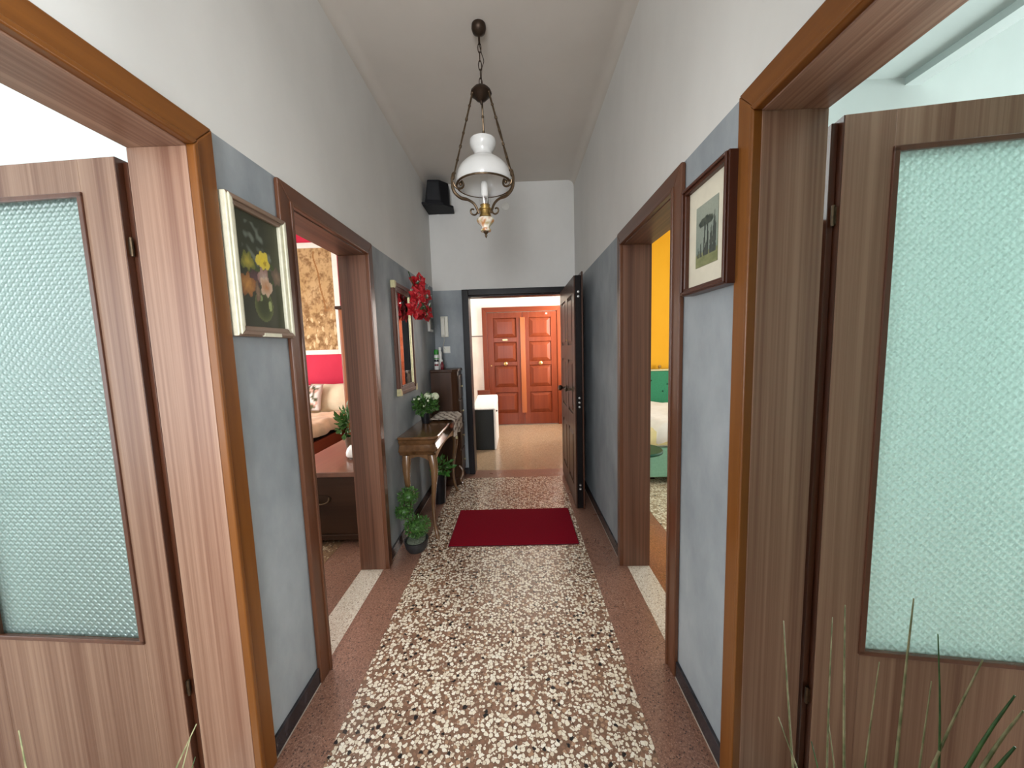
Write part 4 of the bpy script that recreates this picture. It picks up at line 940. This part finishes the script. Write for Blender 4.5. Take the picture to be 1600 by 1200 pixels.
CT = 1.2805
# cans on the cabinet
t = thing('spray_can', 'white spray can with green cap on the tall cabinet', 'spray can', (-.872, 3.945, CT))
bm = bmesh.new(); lathe(bm, [(.024, 0), (.026, .004), (.026, .145), (.022, .158), (.018, .162)], seg=24); o = obj('can', bm, 'spray_body', t, smooth=True)
color_mesh(o, lambda co: (.78, .79, .76) if co.z > .12 or co.z < .02 else (.70, .74, .74))
def band(name, z0, z1, a0, a1, m, parent, r=.0266):
    bm = bmesh.new(); n = 10; loft(bm, [[((r+d)*math.cos(a0+(a1-a0)*k/n), (r+d)*math.sin(a0+(a1-a0)*k/n), z) for k in range(n+1)] for d, z in ((0, z0), (.0003, z0), (.0003, z1), (0, z1))], close=False, caps=False); return obj(name, bm, m, parent, smooth=True)
band('label_band', .085, .110, -2.6, -.4, 'screen', t); band('label_band', .040, .060, -2.4, -.7, 'red_label', t); band('label_band', .114, .126, -2.8, -.2, 'spray_green', t)
bm = bmesh.new(); lathe(bm, [(.0245, .1625), (.0245, .205), (.020, .215), (.001, .216)], seg=24); obj('cap', bm, 'spray_green', t, smooth=True)
t = thing('white_bottle', 'slim white bottle behind the spray can', 'bottle', (-.846, 4.01, CT))
bm = bmesh.new(); lathe(bm, [(.018, 0), (.020, .004), (.020, .185), (.012, .20), (.012, .206)], seg=20); obj('body', bm, 'white_plastic', t, smooth=True)
bm = bmesh.new(); lathe(bm, [(.015, .2065), (.015, .24), (.001, .243)], seg=16); obj('cap', bm, 'white_plastic', t, smooth=True)
t = thing('dark_bottle', 'small dark red bottle beside the spray can', 'bottle', (-.818, 3.955, CT))
bm = bmesh.new(); lathe(bm, [(.016, 0), (.018, .004), (.018, .055), (.009, .075), (.008, .085)], seg=18); obj('body', bm, 'red_label', t, smooth=True)
bm = bmesh.new(); lathe(bm, [(.010, .0855), (.010, .105), (.001, .106)], seg=14); obj('cap', bm, 'white_plastic', t, smooth=True)

# ------------------------------------------------------------------ plants on the hall floor
t = thing('topiary_plant', 'cloud-pruned artificial bonsai in a dark tray on the floor', 'plant', (-.800, 2.615, 0))
bm = bmesh.new(); loft(bm, [[(sx*math.cos(a)*.085*k, math.sin(a)*.10*k, z) for a in [2*PI*q/20 for q in range(20)]] for k, z, sx in ((.75, 0, 1), (.95, .03, 1), (1.05, .072, 1), (1.05, .08, 1), (.93, .08, 1), (.8, .03, 1))]); obj('tray_pot', bm, 'pot_grey', t, smooth=True)
bm = bmesh.new(); ball(bm, (0, 0, .072), .07, 1, 1.2, .35); obj('moss', bm, 'moss', t, smooth=True)
bm = bmesh.new(); tube(bm, smoothpath([(0, 0, .07), (.01, 0, .12), (-.03, .01, .19), (-.075, .02, .26), (-.09, .03, .33), (-.06, .04, .40)]), [.012]*8+[.009]*10+[.007]*8, 7); tube(bm, [(-.01, 0, .14), (.02, -.01, .19)], .007, 6); obj('trunk', bm, 'stem', t, smooth=True)
rng = random.Random(11)
for x, y, z, r, n in ((.022, -.03, .195, .088, 520), (-.085, .02, .290, .062, 330), (-.055, .05, .395, .072, 380)):
    bm = bmesh.new(); ball(bm, (x, y, z), r*.72, 1, 1, .8, 12, 8); leaves(bm, (x, y, z), r, n, .020, rng, 1, 1.05, .82, .75); obj('leaf_ball', bm, 'leaf', t, kind='stuff')
t = thing('dark_vase_plant', 'small leafy plant in a dark vase under the console', 'plant', (-.80, 3.45, 0))
bm = bmesh.new(); pot(bm, .055, .075, .30); obj('vase', bm, 'pot_black', t, smooth=True)
bm = bmesh.new(); leaves(bm, (.04, -.02, .36), .10, 60, .065, rng, 1, 1, .8, .3, .4); obj('foliage', bm, 'leaf_bright', t, kind='stuff')
bm = bmesh.new()
for k in range(6): tube(bm, [(0, 0, .2), (rng.uniform(-.02, .09), rng.uniform(-.08, .04), .38)], .003, 5)
obj('stem', bm, 'leaf', t)

# ------------------------------------------------------------------ red mat
t = thing('door_mat', 'plain dark red door mat on the terrazzo floor', 'mat', (-.068, 2.937, 0))
obj('rubber_backing', box(-.500, .500, -.311, .311, .0006, .004), 'mat_edge', t)
obj('pile', box(-.494, .494, -.305, .305, .0042, .010), 'mat_red', t, bevel=.003)

# ------------------------------------------------------------------ landing bench
t = thing('storage_bench', 'black storage box with white padded lid on the stair landing', 'bench', (-.66, 5.26, 0))
obj('body', box(-.02, .290, 0, .78, .0, .60), 'bench_dark', t, bevel=.008)
obj('side_panel', box(.2905, .316, .004, .78, .0, .60), 'bench_white', t, bevel=.006)
bm = bmesh.new(); loft(bm, [[(-.02, -.004, .601), (.318, -.004, .601), (.318, .784, .601), (-.02, .784, .601)], [(-.02, -.004, .615), (.318, -.004, .615), (.318, .784, .700), (-.02, .784, .700)], [(-.01, .02, .625), (.305, .02, .625), (.305, .77, .725), (-.01, .77, .725)]]); obj('lid', bm, 'bench_white', t, bevel=.008)
bm = bmesh.new(); tube(bm, [(.322, .10, .56), (.336, .10, .56), (.336, .16, .56), (.322, .16, .56)], .007, 6); obj('lid_latch', bm, 'black_plastic', t, smooth=True)
obj('back_rail', box(-.02, .19, .786, .81, .60, .80), 'red_wood_x', t, bevel=.004)

# ------------------------------------------------------------------ pink bedroom
def tapestry(u, v):
    n = .7*nz(u*6, v*13, 1)+.55*nz(u*13, v*30, 2)+.45*nz(u*27, v*62, 9); base = mixc((.46, .29, .13), (.56, .38, .20), .5+.6*nz(u*3, v*5, 3)); c = base
    dens = -.30 if v < .5 else -.14
    if n > dens: c = mixc(base, (.17, .08, .03), min(.8, (n-dens)*1.15))
    xt = .66+.10*math.sin(v*5)+.05*nz(v*6, 0, 4)
    if .38 < v < .97 and abs(u-xt) < .018: c = (.30, .14, .05)
    if .38 < v < .6 and abs(nz(u*10, v*10, 7)) < .04: c = mixc(c, (.36, .18, .07), .6)
    if v < .36 and nz(u*12, v*18, 12) > .32: c = mixc(c, (.80, .60, .36), .7)
    return c
t = thing('tapestry_panel', 'tan hunting-scene tapestry with white border on the pink wall', 'tapestry', (-3.40, 5.598, 1.475))
WT, HT = .645, 1.665
picture_mesh('cloth_panel', 'cloth_print', tapestry, t, (.08, -.014, .07), (1, 0, 0), (0, 0, 1), WT-.16+.10, HT-.15, 80, 190, .008)
WT += .10
for x0, x1, z0, z1 in ((0, .079, 0, HT), (WT-.079, WT, 0, HT), (.079, WT-.079, 0, .069), (.079, WT-.079, HT-.079, HT)):
    obj('border_board', box(x0, x1, -.022, -.001, z0, z1), 'linen_white', t, bevel=.003)
t = thing('wardrobe', 'amber wooden wardrobe beside the tapestry in the pink bedroom', 'wardrobe', (-2.29, 4.74, 0))
obj('body', box(0, 1.15, 0, .84, .06, 2.05), 'ward_wood', t, bevel=.004); obj('cornice', box(-.03, 1.16, -.03, .84, 2.0505, 2.09), 'trunk', t, bevel=.008); obj('plinth', box(.01, 1.14, .02, .83, 0, .0595), 'ward_wood', t)
for k in range(2): 
    d_ = obj('door', box(.02+k*.56, .57+k*.56, -.018, -.0005, .08, 2.03), 'ward_wood', t, bevel=.004)
    bm = bmesh.new(); ball(bm, (.535+k*.08, -.03, 1.0), .014, u=10, v=6); obj('knob', bm, 'brass', d_, smooth=True)
# bed
t = thing('wooden_bed', 'cherry wood bed with peach bedding under the tapestry', 'bed', (-4.05, 3.55, 0))
BW, BL = 1.69, 1.96
for x0 in (0, BW-.04): obj('side_rail', box(x0, x0+.04, .04, BL-.02, .26, .475), 'bed_wood', t, bevel=.006)
obj('footboard', box(0, BW, 0, .0395, .12, .56), 'bed_wood', t, bevel=.006); obj('headboard', box(0, BW, BL, BL+.04, .12, .70), 'bed_wood', t, bevel=.006)
for x0 in (.0, BW-.07):
    for y0 in (-.012, BL-.04): obj('leg', box(x0, x0+.07, y0, y0+.07, 0, .1195), 'bed_wood', t, bevel=.004)
obj('slat_base', box(.0405, BW-.0405, .04, BL-.02, .30, .40), 'bed_dark', t)
obj('mattress', box(.06, BW-.06, .05, BL-.03, .401, .545), 'bed_dark', t, bevel=.03, seg=3)
def quilt(x0, x1, y0, y1, z, drop, nu, nv, amp, seed, rng_=.10, dropy=None):
    """rounded bedding: a top with soft folds that falls over the sides"""
    bm = bmesh.new(); g = []
    for j in range(nv+1):
        row = []
        for i in range(nu+1):
            u, v = i/nu, j/nv
            x = x0+(x1-x0)*u; y = y0+(y1-y0)*v
            e = min(u, 1-u)*(x1-x0); ey = min(v, 1-v)*(y1-y0)
            f = lambda q: math.sqrt(max(0, 1-(1-min(q/rng_, 1))**2))
            fz = min(f(e), f(ey) if dropy is None else max(f(ey), 1-dropy))
            zz_ = z-drop*(1-fz)+amp*nz(x*4, y*4, seed)+amp*.5*nz(x*11, y*9, seed+3)
            row.append(bm.verts.new((x+amp*.4*nz(y*6, z, seed), y, zz_)))
        g.append(row)
    for j in range(nv):
        for i in range(nu): bm.faces.new((g[j][i], g[j][i+1], g[j+1][i+1], g[j+1][i]))
    return bm
o = obj('duvet', quilt(-.02, BW+.03, -.02, BL-.42, .685, .15, 40, 40, .035, 2), 'linen_peach', t, smooth='full'); md = o.modifiers.new('s', 'SOLIDIFY'); md.thickness = .03; md.offset = -1
obj('under_sheet', box(.07, BW-.07, BL-.46, BL-.04, .546, .590), 'linen_cream', t, bevel=.02, seg=3)
def pillow_mesh(w, h, th, n=16):
    bm = bmesh.new(); 
    for s in (1, -1):
        g = []
        for j in range(n+1):
            row = []
            for i in range(n+1):
                u, v = i/n*2-1, j/n*2-1; p = (max(0, 1-abs(u)**2.6)*max(0, 1-abs(v)**2.6))**.5
                row.append(bm.verts.new((u*w/2*(1-.06*(1-abs(v))*abs(u)), s*th/2*p*(1+.12*nz(u*2, v*2, s)), v*h/2*(1-.06*(1-abs(u))*abs(v)))))
            g.append(row)
        for j in range(n):
            for i in range(n): bm.faces.new((g[j][i], g[j][i+1], g[j+1][i+1], g[j+1][i]))
    bmesh.ops.remove_doubles(bm, verts=bm.verts, dist=1e-5); return bm
def pillow(name, mat, w, h, th, loc, rot, label, grp=None):
    o = obj(name, pillow_mesh(w, h, th), mat, smooth='full', loc=loc, rot=rot); return tag(o, label, 'pillow' if 'cushion' not in name else 'cushion', grp)
pillow('pillow', 'linen_cream', .70, .46, .18, (-2.76, 5.33, .83), (math.radians(-22), 0, 0), 'large cream pillow on the bed nearest the wardrobe', 'bed pillows')
pillow('pillow', 'linen_cream', .74, .46, .18, (-3.52, 5.34, .83), (math.radians(-22), 0, 0), 'large cream pillow behind the flowered cushion', 'bed pillows')
o = pillow('printed_cushion', 'cloth_print', .40, .40, .12, (-3.02, 5.165, .86), (math.radians(-20), 0, 0), 'white cushion with rose print leaning on the pillows')
def roses(co):
    u, v = co.x/.2, co.z/.2; n = nz(u*3, v*3, 1); c = (.80, .74, .70)
    if abs(u) < .8 and abs(v) < .85:
        if n > .1: c = mixc((.55, .22, .16), (.78, .55, .46), .5+nz(u*8, v*8, 2))
        if nz(u*3.5+4, v*3.5, 3) > .22: c = (.10, .10, .05)
        if v > .2 and nz(u*5, v*5, 5) > .1: c = (.07, .06, .035)
    return c
color_mesh(o, roses)
# trunk with plant and bowl
t = thing('blanket_chest', 'dark wooden chest with reddish lid just inside the pink bedroom', 'chest', (-1.848, 2.700, 0))
TW, TL_, TH = .70, 1.22, .585
obj('body', box(0, TW, 0, TL_, .085, .545), 'trunk', t, bevel=.004); obj('lid', box(-.012, TW+.006, -.012, TL_, .5455, TH), 'trunk_top', t, bevel=.005)
obj('base_moulding', box(-.008, TW, -.008, TL_, .040, .0845), 'trunk', t, bevel=.006)
for x0 in (.02, TW-.08):
    for y0 in (.02, TL_-.08): obj('foot', box(x0, x0+.06, y0, y0+.06, 0, .0395), 'trunk', t, bevel=.004)
bm = bmesh.new(); prism(bm, [(.315+.06*math.cos(a)*1.15, 0, .370+.032*math.sin(a)) for a in [2*PI*k/20 for k in range(20)]], (0, -.004, 0)); bp2 = obj('handle_plate', bm, 'dark_iron', t)
bm = bmesh.new(); tube(bm, smoothpath([(.262, -.010, .385), (.265, -.022, .355), (.312, -.028, .340), (.362, -.022, .355), (.368, -.010, .385)]), .006, 7); obj('drop_handle', bm, 'bronze', bp2, smooth=True)
t = thing('potted_plant', 'small green potted plant standing on the wooden chest', 'plant', (-1.60, 3.38, TH))
bm = bmesh.new(); pot(bm, .045, .060, .12); obj('pot', bm, 'pot_terra', t, smooth=True)
bm = bmesh.new(); leaves(bm, (.01, 0, .25), .15, 230, .06, rng, .85, .9, 1.0, .25, .5); obj('foliage', bm, 'leaf', t, kind='stuff')
t = thing('dome_lamp', 'white dome lamp on the wooden chest by the door jamb', 'lamp', (-1.422, 3.07, TH))
bm = bmesh.new(); lathe(bm, [(.05, 0), (.055, .008), (.03, .016), (.02, .020)], seg=20); obj('foot', bm, 'steel', t, smooth=True)
bm = bmesh.new(); lathe(bm, [(.074, .021), (.078, .028), (.078, .055), (.068, .085), (.045, .110), (.001, .118)], seg=24); obj('dome', bm, 'bulb', t, smooth=True)

# ------------------------------------------------------------------ yellow bedroom
t = thing('upholstered_bed', 'mint green upholstered bed with tufted green headboard', 'bed', (1.27, 3.77, 0))
BW, BL = 1.62, 1.90
obj('base', box(0, BW, 0, BL, .075, .395), 'mint', t, bevel=.02, seg=3)
bm = bmesh.new(); bx(bm, .02, BW-.02, .02, BL, .396, .52); obj('mattress', bm, 'linen_white', t, bevel=.04, seg=3)
for x0 in (.16, BW-.20):
    for y0 in (.16, BL-.20): obj('leg', box(x0, x0+.05, y0, y0+.05, 0, .0745), 'bed_dark', t)
obj('headboard', box(-.05, BW+.06, BL+.003, BL+.10, .20, 1.065), 'green_velvet', t, bevel=.012, seg=3)
obj('headboard_rail', box(-.05, BW+.06, BL+.0, BL+.105, 1.066, 1.092), 'dull_brass', t, bevel=.003)
bm = bmesh.new(); ball(bm, (0, 0, 0), .012, 1, .5, 1, 10, 6); b0 = obj('tuft_button', bm, 'green_metal', t, smooth=True, loc=(.80, BL+.001, .92))
for k, (x, z) in enumerate(((.62, .75), (.98, .75), (1.16, .92), (1.34, .75), (.44, .92), (.26, .75), (1.05, .86))): share('tuft_button', b0, t, (x, BL+.001, z))
bm = bmesh.new(); lathe(bm, [(.014, 0), (.010, .012), (.024, .025), (.028, .042), (.018, .060), (.001, .066)], seg=16); obj('finial', bm, 'brass', t, smooth=True, loc=(.945, BL+.05, 1.0925))
o = obj('duvet', quilt(.16, BW+.03, -.035, BL-.25, .64, .17, 36, 36, .030, 9, .14), 'linen_white', t, smooth='full'); md = o.modifiers.new('s', 'SOLIDIFY'); md.thickness = .03; md.offset = -1
o = obj('yellow_sheet', quilt(-.01, .9, -.02, BL-.3, .565, .13, 22, 22, .014, 14, .06), 'linen_yellow', t, smooth='full'); md = o.modifiers.new('s', 'SOLIDIFY'); md.thickness = .012; md.offset = -1
t = thing('round_side_table', 'small round dark green side table at the foot of the bed', 'table', (1.075, 3.22, 0))
bm = bmesh.new(); lathe(bm, [(.185, .528), (.196, .533), (.199, .548), (.192, .556), (.001, .556)], seg=40); obj('tabletop', bm, 'green_metal', t, smooth=True)
bm = bmesh.new(); lathe(bm, [(.020, .02), (.016, .05), (.014, .46), (.03, .5275)], seg=16); obj('pedestal', bm, 'green_metal', t, smooth=True)
bm = bmesh.new(); lathe(bm, [(.085, 0), (.09, .006), (.08, .016), (.02, .0195)], seg=28); obj('base', bm, 'green_metal', t, smooth=True)

# ------------------------------------------------------------------ grasses beside the camera
def grass_plant(loc, tips, extra, label, seed):
    t = thing('potted_grass', label, 'plant', loc, group=None)
    bm = bmesh.new(); pot(bm, .085, .115, .40, .008, 28); obj('pot', bm, 'pot_black', t, smooth=True)
    bm = bmesh.new(); lathe(bm, [(.105, .365), (.001, .372)], seg=20); obj('soil', bm, 'soil', t)
    rg = random.Random(seed)
    def blade(tip, base, bow, w, m):
        w *= 1.5
        b0 = Vector(base); b3 = Vector(tip); mid = (b0+b3)/2+Vector(bow); pts = smoothpath([b0, b0.lerp(mid, .55), mid, b3.lerp(mid, .45)+Vector(bow)*.15, b3], 3)
        n = len(pts); bm = bmesh.new(); tube(bm, pts, [w*(1-.72*(i/(n-1))**1.6) for i in range(n)], 4); obj('blade', bm, m, t, smooth='full')
    for tip, base, bow, w, m in tips: blade(Vector(tip)-Vector(loc), (base[0], base[1], .36), bow, w, m)
    for k in range(extra):
        a = rg.uniform(0, 2*PI); q = rg.uniform(0, .06); h = rg.uniform(.55, .82)
        sp2 = rg.uniform(.03, .16); blade((math.cos(a)*sp2, math.sin(a)*sp2, h), (math.cos(a)*q, math.sin(a)*q, .36), (math.cos(a)*-.01, math.sin(a)*-.01, .02), rg.uniform(.0013, .0022), 'grass' if rg.random() < .7 else 'grass_dark')
GR = (.53, .50, 0)
grass_plant(GR, [((.464, .5, 1.108), (.0, .0), (-.012, 0, .02), .0022, 'grass'), ((.561, .5, 1.116), (.03, .0), (-.006, 0, .02), .0026, 'grass'), ((.377, .5, 1.085), (-.05, 0), (-.012, 0, 0), .0018, 'grass'),
    ((.447, .5, 1.089), (-.02, .02), (-.012, 0, 0), .0018, 'grass'), ((.519, .5, 1.017), (.0, .03), (-.006, 0, 0), .002, 'grass'), ((.597, .5, .985), (.04, 0), (0, 0, 0), .002, 'grass'), ((.668, .5, 1.018), (.02, .0), (-.03, 0, .03), .0024, 'grass'),
    ((.376, .5, .93), (.02, -.02), (.005, 0, .015), .0018, 'grass'), ((.60, .5, 1.06), (.055, 0), (.03, 0, .03), .0020, 'grass_dark'), ((.72, .5, .96), (.03, 0), (-.01, 0, .09), .0030, 'grass_dark'), ((.70, .48, .90), (.05, .01), (0, 0, .09), .0034, 'grass_dark'), ((.735, .5, .935), (.05, .01), (0, 0, .10), .0030, 'grass')], 26,
    'thin grass blades in a black pot beside the right glazed door', 3)
grass_plant((-.72, .50, 0), [((-.509, .5, .932), (.03, .0), (-.03, 0, .03), .0018, 'grass'), ((-.790, .5, .925), (-.03, .0), (-.012, 0, 0), .0020, 'grass'), ((-.80, .48, .84), (-.02, .02), (0, 0, .02), .002, 'grass')], 14,
    'thin grass blades in a black pot beside the left glazed door', 5)
